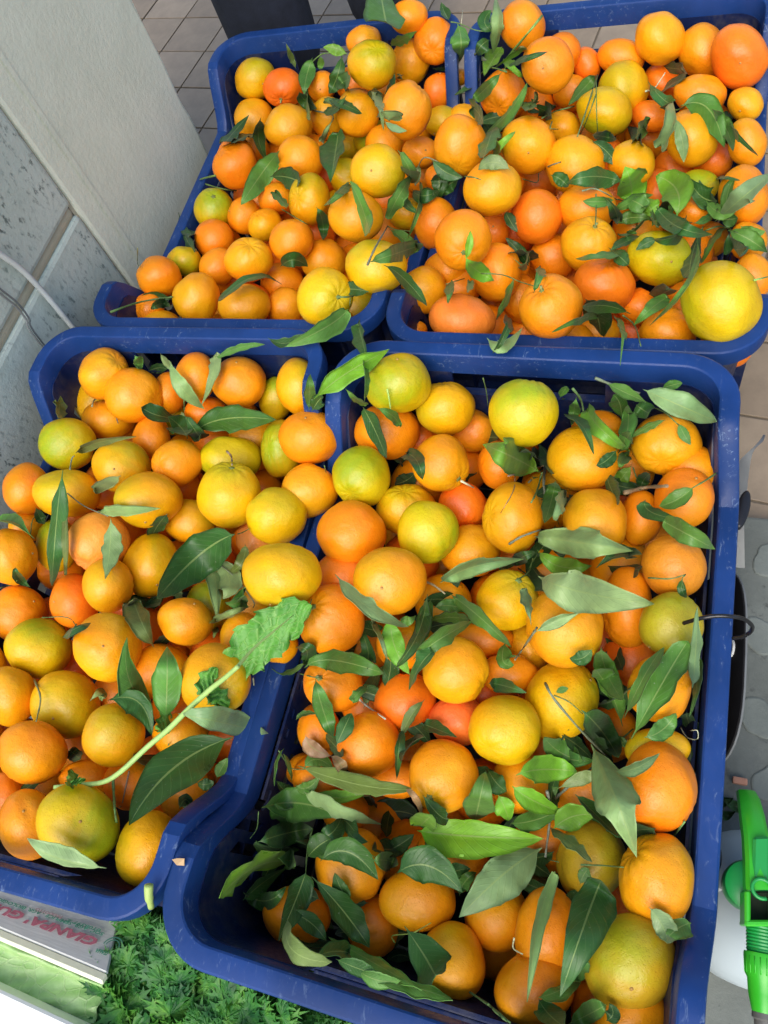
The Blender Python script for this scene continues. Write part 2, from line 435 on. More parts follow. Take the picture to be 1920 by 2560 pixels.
def in_crate(k, X, m=0):
    x, y, r, z = CR[k]; a = -math.radians(r); dx, dy = X[0] - x, X[1] - y
    lx, ly = dx * math.cos(a) - dy * math.sin(a), dx * math.sin(a) + dy * math.cos(a); return lx, ly
TILES = {'A':(0,0),'B':(600,0),'C':(1220,0),'D':(0,620),'E':(600,620),'F':(1220,620),
         'G':(0,1240),'H':(600,1240),'I':(1220,1240),'J':(0,1860),'K':(600,1860),'L':(1220,1860)}
# every mandarin: survey sheet, centre, half axes, tilt, layer in the heap (0 top, 1, 2), colour, optional feature
FRUIT = """
A 1515 470 120 133 0 0 Y s 1560 498;A 1510 710 118 132 0 1 A;A 1390 980 137 140 0 0 O;A 1490 900 90 95 0 2 O;A 1265 1240 118 130 0 1 Gc 1265 1165
A 1445 1280 97 115 0 1 O;A 1315 1445 115 95 0 2 O;A 1290 1579 110 115 0 1 O;A 1475 1540 145 128 0 0 A
D 1090 78 115 85 0 1 G;D 945 170 137 122 20 0 Oc 830 95;D 1165 300 140 150 0 0 A;D 885 365 85 100 0 2 O;D 955 475 125 108 0 1 Y;D 1440 345 158 130 0 0 A
E 270 350 112 118 0 1 O;E 255 210 105 92 0 2 O;E 498 292 170 172 0 0 Yc 590 290;E 690 370 85 95 0 2 G
B 500 1545 138 125 0 1 A;E 803 110 188 165 0 0 Y;B 310 1425 135 128 0 0 O;B 150 1335 112 95 -25 1 A;B 215 1180 105 95 0 1 O;B 415 1180 122 160 0 0 Y
B 240 1050 75 75 0 2 O;B 360 945 137 137 0 0 O;B 282 755 138 130 0 0 A;B 260 520 118 115 0 0 Dc 240 600;B 485 515 75 85 0 1 Os 475 530
B 390 690 65 70 0 2 A;B 525 700 100 125 0 1 A;B 700 670 128 150 0 0 A;B 612 870 115 78 0 2 G;B 622 1040 92 110 0 1 Y;B 815 830 145 115 0 1 G
B 817 1015 157 162 0 0 Ys 775 1010;B 785 380 147 151 0 0 Yg 815 290;B 735 245 108 95 0 1 A;B 650 410 70 70 0 2 A;B 1000 100 107 105 0 0 O;B 1150 250 120 142 0 0 O
B 1013 370 115 137 0 0 A;B 1180 540 97 112 0 1 D;B 990 655 148 168 0 0 O;B 905 545 65 62 0 2 O;B 680 500 62 60 0 2 O;B 1195 720 108 95 0 1 Ys 1150 795
B 1330 710 102 82 0 1 A;B 1300 862 150 170 0 0 A;B 1070 900 115 97 0 1 Os 1100 890;B 1080 1040 78 90 0 2 O;B 690 1290 160 157 0 0 A;B 590 1250 82 85 0 2 G
B 440 1385 70 72 0 2 D;B 985 1265 92 82 0 1 Y;B 900 1185 92 60 0 2 D;B 1160 1330 133 158 0 1 O;B 1320 1420 170 182 10 0 Oc 1325 1500;B 1500 1378 85 92 0 1 Ds 1500 1340
B 1010 1480 92 120 0 2 O;B 1490 1125 168 170 0 0 A;B 1290 1190 75 68 0 2 O;E 1090 250 132 143 0 0 A;E 1045 482 117 96 0 1 O;E 1310 430 193 152 0 0 R
E 1230 130 120 92 0 2 O;B 1190 1060 82 82 0 1 O;B 1090 1570 92 90 0 2 O;E 1520 145 140 173 0 0 O;E 1290 230 62 60 0 2 O;E 1512 412 78 95 0 2 D
C 200 150 130 153 0 0 O;C 350 390 158 172 0 0 Os 325 405;C 440 310 110 122 0 1 O;C 585 385 70 92 0 1 D;C 495 550 113 110 0 1 O;C 790 340 143 112 0 0 O
C 1018 225 147 165 0 0 A;C 1270 310 145 166 0 0 O;C 1490 340 168 188 0 0 Ds 1495 375;C 1045 490 116 122 0 2 D;C 800 525 148 168 10 0 Y;C 690 665 165 150 0 0 G
C 1258 560 162 125 0 0 O;C 1525 620 112 104 0 0 As 1490 660;C 1535 845 112 147 0 0 A;C 1600 480 62 60 0 2 O;C 970 690 122 87 0 1 D;C 1200 820 158 175 0 0 A
C 1330 950 112 112 0 1 D;C 1100 1015 102 76 0 2 D;C 1240 1105 130 96 0 1 G;C 1515 1165 150 180 0 0 O;C 850 965 145 128 0 0 A;C 520 985 172 172 0 0 A
C 695 945 62 82 0 2 D;C 240 860 158 171 0 0 As 240 905;C 440 760 95 106 0 1 A;C 470 690 65 60 0 2 D;C 95 570 140 152 0 0 O;C 330 610 66 52 0 2 O
C -165 455 85 126 0 1 A;C 285 1290 146 167 0 0 D;C 280 1085 95 62 0 2 D;C 585 1235 175 152 0 0 O;C 597 1450 170 172 0 0 Ac 635 1335;C 385 1525 142 127 0 1 O
C 1020 1535 192 165 0 0 Zs 1085 1550;C 1215 1260 92 76 0 1 O;C 1280 1420 110 62 0 2 A;C 1545 1430 92 92 0 1 O;C 1020 1150 62 60 0 2 D
F 1565 170 102 126 0 1 O;F 1377 325 248 250 0 0 Z;F 365 357 192 196 0 0 Oc 310 230;F 680 230 182 165 0 0 D;F 190 300 112 142 0 1 O;F 650 500 174 97 0 1 A
F 1062 510 176 147 0 0 O;F 900 350 112 92 0 1 D;F 860 500 82 100 0 2 D;F 450 540 92 62 0 2 D;F 210 510 92 62 0 2 O;F 1390 610 122 52 0 2 D
D 620 745 153 146 0 0 A;D 792 875 170 160 15 0 A;D 650 1015 155 122 0 1 A;D 570 910 56 56 0 2 Y;D 1010 855 96 116 0 1 O;D 1165 765 121 140 0 0 O
D 1415 800 162 153 0 0 Os 1400 675;D 1220 975 132 92 0 1 O;D 905 1130 112 136 0 1 O;D 1450 985 92 55 0 2 D;D 1010 1000 78 52 0 2 G
E 350 828 133 166 0 0 Y;E 215 890 92 122 0 1 G;D 1500 1130 92 82 0 2 A;D 400 1165 170 158 0 0 G;D 720 1300 177 155 0 0 Ys 675 1310;D 1050 1270 147 142 0 0 A
D 1365 1245 190 130 0 1 G;D 1365 1470 188 191 0 0 Yc 1375 1295;E 245 1185 126 172 0 1 G;E 420 1130 188 158 0 0 O;D 158 1430 140 152 0 0 O;D 400 1455 200 143 0 0 Y
D 880 1493 198 163 0 0 Y;G 1130 150 157 132 0 1 Y;H 213 115 180 172 0 0 Y;E 410 1440 166 157 0 1 A;G 585 265 186 173 0 0 P;G 340 290 127 156 0 1 G
G 160 180 80 66 0 1 A;G 710 230 82 85 0 2 O;G 65 360 156 162 0 0 A;G 110 700 178 166 0 0 O;G 440 620 147 167 0 1 D;G 640 530 147 162 0 0 A
G 900 415 165 188 20 0 Ys 930 525;G 1230 650 122 130 0 1 G;G 1095 740 163 140 15 0 A;G 225 900 205 177 0 0 G;G 635 898 205 203 0 0 As 610 890;G 850 820 92 102 0 2 D
G 955 1040 182 165 0 1 A;G 1280 1092 212 216 0 0 Y;G 60 1180 152 176 0 0 A;G 390 1237 210 206 0 0 Ys 312 1322;G 1440 840 122 137 0 1 A;G 670 1415 190 188 -15 0 Y
G 720 1180 72 62 0 2 O;G 190 1515 208 185 0 0 O;G 1070 1420 152 132 0 1 A;G 500 1500 82 82 0 2 O;J 520 200 162 92 0 1 O;J 770 230 152 152 0 1 O
J 460 472 240 230 0 0 Gs 475 460;J 170 475 172 202 0 0 As 138 395;J 40 320 92 122 0 1 D;J 885 620 185 240 22 0 Y;H 250 470 234 187 5 0 Y;H 90 250 92 92 0 1 P
H 300 280 62 60 0 2 D;H 230 880 72 72 0 1 A
E 937 800 195 173 0 0 G;E 1218 955 172 160 0 0 Y;E 870 1090 186 162 0 1 O;E 1080 1130 82 102 0 2 D;E 1190 1280 163 168 0 0 Ac 1310 1380;E 1380 1085 112 112 0 1 O
E 718 1355 170 181 0 0 G;H 985 80 178 152 0 1 Y;H 665 225 195 187 0 0 O;H 1108 205 181 181 0 0 G;E 1320 1530 142 142 0 1 D;H 1370 330 182 152 0 1 A
H 885 500 210 208 0 0 As 840 545;H 620 480 97 92 0 2 D;H 540 730 201 207 0 0 Oc 425 650;F 210 970 206 202 0 0 G;F 560 1255 212 186 10 0 A;F 1050 1155 212 178 0 0 A
F 640 1060 142 87 0 1 O;F 1160 1480 187 177 0 0 O;F 1200 1310 102 62 0 2 A;E 1540 1290 132 147 0 1 O;F 130 1200 122 72 0 2 D;F 145 1595 176 206 0 0 A
I 637 160 196 208 0 0 A;I 905 130 122 196 0 1 O;I 1100 410 196 191 0 0 B;I 825 660 156 241 0 1 O;I 1080 765 187 187 0 0 K;I 445 775 231 233 0 0 A
I 113 617 184 178 0 0 Yc 190 490;I 230 910 107 132 0 1 A;H 1440 850 142 87 0 1 O;H 1285 1030 196 202 0 0 Ac 1455 1138;H 980 880 172 147 0 1 A;I 430 1215 225 231 0 0 Y
I 120 1050 152 102 0 1 O;I 850 980 68 82 0 2 D;I 1015 1145 187 202 0 0 O;I 97 1382 212 212 0 0 Y;H 550 1120 181 157 0 0 Oc 470 1080;H 978 1215 183 172 0 1 D
H 1290 1330 162 142 0 1 R;H 762 1475 182 190 0 0 Oc 690 1300;H 470 1390 107 137 0 1 O;K 1200 185 206 219 0 0 Ac 1122 320;K 930 210 112 82 0 1 O;L 190 230 172 176 0 1 O
K 420 160 102 87 0 1 O;K 460 210 122 112 0 1 O;K 620 400 102 92 0 1 O;K 820 480 152 142 0 2 O;K 648 720 206 226 0 0 A;K 1057 920 221 201 0 0 A
K 1010 650 62 60 0 2 O;K 335 1010 200 187 0 1 O;K 790 1075 142 172 0 1 O;K 1262 1282 190 243 -12 0 A;K 1515 1010 197 212 0 1 A;K 1260 480 82 62 0 2 O
K 1260 670 72 72 0 2 O;L 275 1450 233 226 0 1 O;L 350 1120 197 276 0 0 O;L 1005 260 223 266 -5 0 O;L 993 795 228 280 0 0 A;L 605 700 206 246 0 1 K
L 843 1290 283 292 0 0 Ks 850 1450;L 680 1560 182 192 0 1 O;L 340 580 92 62 0 2 O;L 580 270 52 50 0 2 O;L 850 1620 92 92 0 2 O;I 1000 1500 142 92 0 1 Y
I 330 1490 62 82 0 2 O;I 370 460 52 50 0 2 O;I 690 880 62 60 0 2 D;H 1450 1170 62 60 0 2 D
"""
# citrus leaves: survey sheet, petiole end, middle, tip, width, tone (d dark, m mid, p pale, b bright, o olive, y dry brown, u deep among the fruit)
LEAVES = """
A 1560 670 1530 800 1570 930 85 d;B 240 885 120 1040 5 1215 130 m;B 340 420 300 340 277 268 35 o;B 430 340 395 450 380 550 90 m;B 400 520 400 620 425 760 60 m
B 345 530 390 600 470 650 80 d;B 635 320 560 285 495 280 60 b;B 480 330 475 380 470 420 40 m;B 600 350 570 470 515 575 70 d;B 680 480 620 480 570 540 110 m
B 550 590 620 620 700 660 65 d;B 600 655 540 615 470 605 40 p;B 540 730 505 820 490 870 50 p;B 785 515 820 600 845 720 45 p;B 835 690 900 690 1000 705 52 p
B 860 720 920 760 990 775 35 p;B 905 450 950 455 1000 480 30 m;B 895 270 865 130 840 -10 155 m;B 905 265 970 230 1040 190 55 m;B 1255 140 1220 90 1200 40 45 d
B 1290 145 1310 240 1300 350 110 m;B 1130 410 1220 405 1305 415 35 d;B 1500 310 1530 150 1520 0 62 p;B 1500 190 1450 130 1490 60 80 d;B 1470 240 1430 270 1400 320 80 d
C 270 230 200 280 120 340 40 b;B 1550 280 1490 370 1440 460 70 b;C 110 350 140 400 165 425 50 b;B 1450 440 1370 510 1300 550 50 d;B 1540 440 1440 540 1350 620 75 m
C 150 375 220 345 300 320 35 d;B 1380 310 1420 340 1470 360 25 p;B 1345 620 1410 670 1450 760 90 d;C 10 770 120 670 205 540 85 m;B 1430 980 1470 850 1510 740 90 m
B 1515 890 1540 870 1590 820 60 b;B 1605 1010 1500 960 1410 1010 85 p;C 320 690 260 640 225 580 60 m;C 300 640 340 660 375 700 80 d;C 275 630 270 580 250 560 50 m
C 650 430 580 510 470 630 75 m;C 590 800 690 810 800 840 55 d;C 990 535 1070 610 1160 630 70 d;C 1100 650 1080 780 990 965 112 p;C 1110 700 1150 830 1160 945 72 p
C 1140 630 1300 640 1400 875 150 m;C 1320 640 1410 760 1455 915 80 m;C 1380 680 1460 780 1545 870 50 d;C 990 740 900 770 795 850 90 m;C 380 1040 440 1070 490 1130 80 d
C 830 1090 640 1045 470 1080 75 d;C 850 1240 850 1110 820 1005 180 b;C 1120 1270 1120 1130 1015 1050 190 b;C 770 1240 850 1200 960 1160 60 m;C 940 1180 960 1230 1000 1280 110 b
C 740 1330 850 1290 960 1300 80 m;C 985 1260 980 1330 960 1390 60 m;C 1110 1160 1100 1210 1065 1280 50 m;C 985 1200 1100 1330 1280 1385 100 d;C 1390 1180 1290 1180 1210 1095 130 d
C 1400 1300 1420 1150 1460 1060 50 m;C 1230 1320 1300 1290 1400 1200 60 m;C 1370 1290 1520 1160 1670 1040 130 p;C 1380 1300 1430 1300 1485 1290 90 d;C 1390 1350 1330 1420 1265 1550 60 m
C 1440 1370 1550 1420 1660 1500 110 m;C 1440 1390 1450 1480 1380 1540 100 d;C 770 1370 820 1380 880 1345 70 m;C 730 1480 800 1440 920 1390 60 d;C 1350 1050 1400 1050 1460 1060 30 d
F 850 20 700 40 560 58 60 m;F 730 10 790 60 830 100 80 d;C 745 1185 650 1195 560 1190 65 m;C 170 1550 210 1560 255 1510 70 o;B 1340 1540 1360 1450 1365 1370 50 b
E 1340 60 1400 130 1530 205 110 b;E 1350 170 1355 230 1352 285 40 p;E 1620 190 1580 300 1510 440 60 m;F 285 215 300 160 315 115 45 m;F 820 380 650 340 480 395 65 d
F 700 385 560 420 430 475 45 m;F 760 420 790 500 790 630 60 m;F 1080 280 990 340 890 430 90 m;F 1240 30 1200 190 1060 360 45 m;F 0 540 90 580 195 485 80 p
F 120 400 110 480 90 530 60 d;E 1240 200 1245 260 1235 310 50 m;E 850 100 980 190 1135 380 90 d;B 810 1540 960 1490 1155 1425 90 m;B 775 1460 740 1280 670 1110 110 m
B 905 1370 980 1430 1060 1510 60 m;B 250 1570 320 1540 390 1570 90 d;B 455 1230 490 1320 490 1440 70 d;B 580 805 560 940 530 1110 115 d;B 660 1060 600 1130 520 1200 40 m
B 290 1250 240 1180 200 1120 70 m;B 975 950 1000 1000 1010 1060 80 m;B 1060 970 1050 1040 1035 1100 40 p;B 1000 1070 930 1180 870 1310 60 m;B 1065 1080 1060 1200 1020 1340 50 m
B 1140 950 1220 1020 1310 1050 80 d;B 1160 980 1180 1070 1170 1160 80 d;B 1310 1060 1230 1100 1190 1165 90 d;B 1090 1190 1110 1150 1160 1160 70 m;D 1600 185 1420 210 1200 450 70 d
D 1020 350 950 330 890 370 60 d;E 650 340 540 450 280 580 110 m;E 180 540 300 560 470 480 60 d;E 755 680 720 530 685 400 75 d;E 740 880 740 760 720 650 60 m
E 450 885 650 730 940 575 95 b;E 640 850 700 900 780 940 40 m;E 700 900 800 1080 885 1300 100 d;E 820 950 910 1000 960 1080 50 m;E 410 970 410 850 415 770 50 m
E 430 960 470 900 495 890 90 d;D 345 1040 350 960 360 870 75 o;D 800 640 820 680 815 720 60 m;D 945 615 990 690 1030 720 40 p;D 1010 690 1080 830 1200 945 90 p
D 880 730 940 710 1010 720 60 u;D 1285 650 1420 590 1580 570 45 m;D 1245 640 1270 700 1210 890 60 p;D 1040 1010 900 980 820 920 90 d;D 1110 1120 1070 1060 1000 1000 140 d
D 1100 1130 1080 1050 1075 990 50 p;D 1165 1080 1350 1010 1650 1020 150 d;D 1120 1030 1170 1100 1220 1170 80 d;D 425 1240 560 1160 790 1120 55 o;D 740 1340 620 1400 520 1470 80 p
G 365 -110 330 200 300 635 110 d;G 385 -50 390 200 390 450 50 o;G 560 90 720 90 940 75 65 p;G 655 140 650 320 620 500 75 p;G 180 230 80 160 0 160 90 m
G 210 60 240 130 270 170 70 d;G 90 420 110 480 180 540 60 d;G 1420 220 1180 350 890 660 260 d;G 1260 380 1280 520 1290 700 70 p;G 1290 370 1360 500 1330 600 150 p
G 1450 270 1440 380 1370 450 70 o;G 1450 670 1340 720 1225 760 50 p;G 1370 640 1420 620 1460 560 90 m;G 1265 835 1275 800 1270 770 30 o;G 900 870 820 700 770 540 110 o
G 410 810 440 790 460 780 60 d;G 555 1190 600 1170 630 1240 60 p;G 640 1210 820 1220 900 1420 150 d;G 940 1330 780 1120 750 880 120 m;G 980 1340 990 1100 990 900 170 m
G 1110 1300 1350 1350 1630 1420 130 p;J 1380 -40 1020 150 765 480 300 d;J 1285 200 1310 150 1350 80 70 m;J 1170 230 1220 240 1270 220 70 d;J 1060 390 1100 330 1140 390 80 u
J 650 740 350 680 200 600 120 p;J 410 30 440 60 480 90 80 d;H 600 505 760 660 930 750 90 p;H 750 680 830 800 870 940 50 p;H 900 700 910 870 1000 1050 130 b
H 1145 580 1090 750 1070 900 90 m;H 1110 560 1060 800 940 990 80 d;H 1060 940 1180 850 1340 760 90 m;H 1120 740 1280 720 1420 760 80 m;H 1150 660 1250 650 1340 680 80 m
H 940 720 990 740 1030 720 60 m;H 1165 530 1350 430 1610 380 130 p;H 1225 570 1400 700 1590 880 80 m;H 1570 870 1560 980 1630 1000 110 m;H 430 990 600 980 930 1080 130 m
H 350 900 400 930 360 1030 90 d;H 190 1025 300 1040 400 960 40 m;H 450 1100 490 1260 570 1480 110 m;H 570 1480 620 1370 660 1290 100 d;H 735 1250 780 1120 830 1030 80 p
H 740 1130 690 1180 640 1240 50 m;H 740 1090 760 950 745 870 90 d;H 780 900 770 830 750 750 90 u;H 335 1320 380 1290 460 1290 35 m;H 1085 1215 1010 1310 960 1420 60 o
H 960 1400 940 1500 930 1640 60 d;H 1060 1340 1160 1380 1290 1430 70 d;H 1150 1430 1010 1470 945 1630 80 d;H 1000 1420 1080 1380 1100 1440 80 u;H 390 1420 430 1490 540 1540 90 y
H 540 1540 600 1600 600 1659 70 y;K 370 140 700 240 980 270 130 o;K 980 270 1040 330 1075 430 28 y;K 380 140 460 90 560 160 90 m;K 250 40 215 110 205 230 22 m
K 250 50 290 120 310 230 25 m;K 120 380 350 350 580 430 210 m;K 345 260 540 380 750 455 80 p;K 430 310 560 320 730 300 90 b;K 330 245 400 260 470 190 80 m
K 110 580 270 530 430 500 140 d;K 430 560 540 530 600 430 120 d;K 400 670 470 600 545 560 130 d;K 390 760 340 900 230 1160 150 d;K 470 920 400 900 340 930 100 d
K 255 700 40 760 -165 975 170 b;K 0 950 100 850 230 760 60 d;K 480 690 640 640 815 800 165 d;K 640 500 680 560 760 580 60 d;K 450 810 620 1000 790 1240 130 d
K 790 690 870 690 950 720 110 m;K 860 640 940 600 1025 540 110 d;K 930 765 1110 720 1300 860 205 d;K 700 470 900 400 1060 440 150 u;K 1060 500 1120 440 1200 400 110 b
K 1400 420 1420 330 1440 240 160 m;K 1030 510 1350 545 1770 560 235 b;K 1780 620 1550 780 1295 1030 240 p;K 1010 1130 1130 1320 1200 1480 220 d;K 1100 1470 800 1300 590 1180 90 m
K 840 1420 1060 1450 1290 1530 80 m;K 280 1090 350 1250 610 1290 90 o;K 560 1270 700 1330 830 1370 90 d;K 850 1200 900 1130 1000 1120 150 u;K 250 1150 420 1200 600 1200 90 u
K 30 980 100 930 180 890 70 u;L 630 40 740 280 850 580 270 p;L 180 180 340 150 580 170 160 b;L 400 320 400 230 415 165 45 m;L 150 255 260 330 420 400 130 b
L 420 260 560 200 640 180 80 p;L 390 500 500 430 640 420 150 b;L 520 300 640 420 820 600 110 d;L 130 470 280 450 440 380 110 m;L 0 150 50 230 110 280 120 d
L 60 300 100 380 120 440 120 b;L 350 0 450 80 620 100 110 d;I 615 1570 430 1520 310 1385 140 m;L 770 160 880 140 1010 60 75 p;L 390 510 500 590 610 690 80 p
L 545 830 570 770 600 740 80 m;L 700 750 610 960 465 1380 250 d;L 425 700 320 980 245 1410 95 p;L 945 955 1040 1090 1060 1190 130 p;L 1205 1060 1130 1090 1050 1160 120 m
L 560 1220 540 1330 500 1420 100 m;L 290 1500 400 1470 525 1400 70 m;L 300 1510 360 1600 460 1680 140 d;L 480 1659 600 1600 710 1540 110 m;L 700 1640 740 1600 720 1540 90 d
I 260 240 500 270 820 320 200 p;I 310 340 440 420 630 410 120 b;I 690 390 800 350 985 350 90 d;I 0 400 60 400 140 390 60 m;I 130 420 190 370 260 340 80 d
I 305 480 560 570 985 640 230 p;I 255 745 240 620 215 520 55 p;I 290 800 400 740 530 695 70 p;I 670 890 710 1060 825 1250 130 m;I 780 1310 690 1100 560 1000 110 m
I 830 1260 930 1060 1015 930 80 m;I 870 1400 1050 1080 1190 850 150 m;I 1210 1170 1230 930 1240 700 80 p;I 1250 900 1240 1100 1210 1250 50 d;I 930 1430 1040 1380 1120 1270 110 m
I 700 900 760 1000 800 1180 130 u;I 400 1165 440 1150 475 1140 40 m;I 560 1275 680 1400 790 1580 165 d;I 780 1480 800 1460 820 1450 80 m;I 0 1110 80 1120 210 1160 90 d
F 900 830 1130 930 1400 1050 150 p;F 700 800 800 850 930 910 60 m;F 1030 830 1100 810 1155 800 60 m;F 520 900 510 960 495 1060 70 m;F 580 920 650 1050 820 1190 110 b
F 790 1180 830 1050 820 900 100 m;F 790 1010 780 920 740 870 100 d;F 870 920 920 960 980 990 110 d;F 1050 1020 950 1060 860 1115 50 m;F 1130 1040 1160 1100 1200 1165 60 m
F 310 1330 150 1240 0 1175 190 b;F 400 1370 380 1480 330 1640 110 m;F 460 1450 430 1530 410 1600 70 p;F 850 1290 790 1370 760 1430 90 b;F 840 1200 800 1250 780 1300 80 m
F 1220 1415 1120 1490 1010 1530 110 m;F 940 1480 960 1560 1150 1610 90 d;I 1020 140 1150 210 1335 310 130 m;E 1355 1200 1450 1130 1550 1130 110 u;E 890 1260 960 1240 1010 1300 130 u
E 1340 1330 1380 1370 1420 1380 100 u;E 1400 930 1430 950 1460 970 60 u;F 440 870 440 960 400 1060 130 u;F 430 880 455 840 480 810 50 m;I 1150 490 1150 560 1180 600 50 d
F 1320 1200 1340 1260 1300 1330 80 u;K 150 780 260 820 330 760 110 u;K 500 860 470 980 560 1100 90 u;H 620 900 700 930 720 1010 90 u;L 240 760 330 800 420 880 100 u
C 900 1330 860 1400 880 1460 70 u;C 830 1180 900 1210 960 1260 90 m;G 980 700 1000 800 930 880 80 u;K 600 600 560 700 480 740 90 u;K 60 500 150 620 280 640 110 d;K 180 640 300 690 400 640 100 m;K 20 880 150 930 260 860 100 d;K 560 700 480 620 400 600 90 m;K 300 1000 420 1060 520 1180 110 d;K 150 1000 240 1100 330 1190 90 u;
K 420 1280 560 1230 700 1260 90 d;K 650 940 600 860 560 760 90 d;K 200 300 240 400 330 480 90 d;K 700 1340 820 1400 960 1400 90 m;K 860 1300 940 1250 1020 1280 80 u;K 560 420 640 470 700 560 90 d;K 880 560 960 640 1040 700 90 u;
K 1180 820 1260 760 1360 740 100 d;K 1300 900 1330 820 1400 760 90 m;K 1080 300 1180 420 1240 440 100 d;L 60 900 20 1000 -60 1060 100 u;H 1180 900 1100 960 1040 1060 90 d;H 1340 600 1260 640 1180 700 90 u;I 620 900 560 960 480 960 90 d;
E 960 1210 1040 1250 1080 1360 110 d;E 1040 1330 980 1380 900 1400 100 u;F 500 1010 560 1060 600 1140 80 d;F 760 1200 700 1260 640 1290 80 d;F 860 1080 820 1140 810 1220 70 m;F 980 1330 920 1380 900 1470 80 d;F 560 1440 500 1500 440 1500 60 u;
B 620 580 560 640 500 640 60 d;B 1020 1120 1080 1160 1180 1130 80 d;B 960 1100 980 1200 1060 1260 60 d;C 700 1180 760 1260 760 1350 70 d;C 1000 1420 940 1440 880 1480 60 d;C 1300 1200 1380 1260 1480 1240 90 m;C 1160 1320 1100 1400 1000 1420 80 d;C 1500 1340 1560 1380 1640 1370 80 m;K 700 1180 640 1120 560 1130 90 u
I 1130 1250 1180 1320 1200 1430 80 u;I 1100 1420 1160 1500 1180 1600 90 u;L 1130 100 1150 250 1120 380 60 u;F 740 900 700 980 730 1060 70 u;H 560 930 640 960 700 1060 70 u
"""
# twigs: survey sheet, thickness, colour (g green, k grey, n brown, w pale), points
TWIGS = """
A 9 g 1275 1040 1180 1070 1300 1115 1400 1130;B 7 g 365 430 470 330 530 315 630 325;B 6 g 605 340 590 420 555 500;B 8 k 435 655 550 685 520 760 495 830;B 7 g 1250 130 1300 140 1400 180 1490 185
B 5 w 1310 150 1320 60;C 12 b 320 95 200 240 110 350 100 420;C 8 g 110 425 0 400 -60 470;B 7 g 1320 1045 1380 1050 1430 1065;C 8 g 510 630 400 660 320 700;C 7 g 380 720 370 760 415 765
C 9 g 650 445 600 600 530 810;C 6 g 640 450 645 700 655 850;C 7 g 640 560 590 700 545 800;C 8 w 935 540 985 525 1050 430;C 8 g 985 530 1100 650 1200 610;C 9 k 310 1015 360 985 430 960;C 6 g 300 1020 290 1080 205 1060
C 8 g 1280 1370 1380 1340 1480 1380;C 8 k 560 1130 640 1120 760 1180;C 8 g 640 1150 640 1260 635 1335;C 6 g 760 1180 860 1200 940 1230;E 7 g 1430 150 1560 160 1659 200 1760 230;F 8 g 800 400 870 460 905 580
E 10 g 575 290 640 290 690 280;E 6 g 1220 215 1330 180;B 12 k 755 1570 800 1470 875 1340;B 7 g 875 1340 920 1360 1010 1370;B 6 g 250 1240 330 1290 400 1330;B 7 k 1320 1050 1120 935 1060 980 1040 1100
D 11 g 655 380 830 320 1020 290;D 5 o 815 0 815 90 830 110;F 11 b 1580 190 1659 170;E 5 g 650 340 655 290;D 8 g 1090 880 1095 990 1110 1130;D 8 k 415 1310 425 1250 440 1230
G 7 k 400 -15 500 60 640 120;G 6 g 180 230 190 150 210 120;G 6 g 0 545 80 520 100 500;G 7 g 1410 225 1440 215 1475 195;G 8 k 1255 375 1380 470 1500 620 1500 660
G 6 g 250 720 400 720 460 780;G 11 o 205 1090 240 1200 215 1335;J 15 g 670 215 680 380 700 530;J 9 n 765 160 725 350;J 6 g 1000 0 960 90;H 13 w 1105 510 1150 530 1215 580
H 9 g 1560 940 1659 950;H 8 g 350 1050 420 1070 490 1080;H 12 w 700 1200 760 1250 860 1320;H 6 g 770 1100 760 1250;K 10 g 430 500 400 620 390 760;K 9 b 610 560 700 610 800 670
K 7 b 915 1175 905 1135 1020 1120 1130 1060;K 13 g 1360 1470 1480 1550 1600 1650;K 7 g 230 40 300 140 380 150;L 16 k 350 280 370 400 340 670;L 16 k 400 320 480 250 615 140;L 9 g 550 715 680 720 800 730
L 7 g 340 680 420 700;L 14 m 1095 550 1165 460;L 9 w 155 1150 150 1210 205 1245;L 12 g 0 1540 60 1600 120 1650;I 13 k 125 285 200 240 310 200;I 9 g 170 500 240 450 265 370
I 8 g 180 430 240 470 300 490;I 13 k 290 780 230 870 160 970;I 6 w 1140 1370 1180 1430 1240 1440 1240 1390 1200 1390;I 14 k 340 1110 390 1200 560 1400 720 1560;I 8 g 390 1180 480 1220 560 1290
I 10 g 780 1450 860 1380;F 16 k 635 770 760 820 900 860;F 14 g 500 830 550 900 570 1000;F 8 g 930 930 1040 970 1130 1050;F 8 n 120 1350 240 1320 330 1290;F 16 k 340 1280 330 1400 345 1500
F 6 n 160 1350 150 1440 75 1570;F 11 g 320 1330 290 1440 255 1510;F 12 k 330 1300 240 1390;F 5 b 410 1590 420 1640;F 22 n 810 1450 930 1420 1060 1410;F 7 g 860 1300 880 1360 910 1400;F 11 g 1385 1310 1300 1370 1215 1420
E 12 w 1310 1380 1385 1420;E 6 g 1440 770 1460 850 1470 940;I 9 g 950 485 1080 490 1170 465;I 6 g 1170 465 1150 500 1180 600 1250 660;E 10 b 872 835 885 900 893 965;G 8 w 1500 1080 1505 1130 1500 1150;D 9 w 545 940 555 905 570 895;D 8 n 690 1005 700 1040
D 12 n 1345 1205 1370 1235 1375 1285;H 7 g 410 660 425 610;E 6 g 500 1290 510 1330;K 5 g 110 400 100 500 60 560
"""
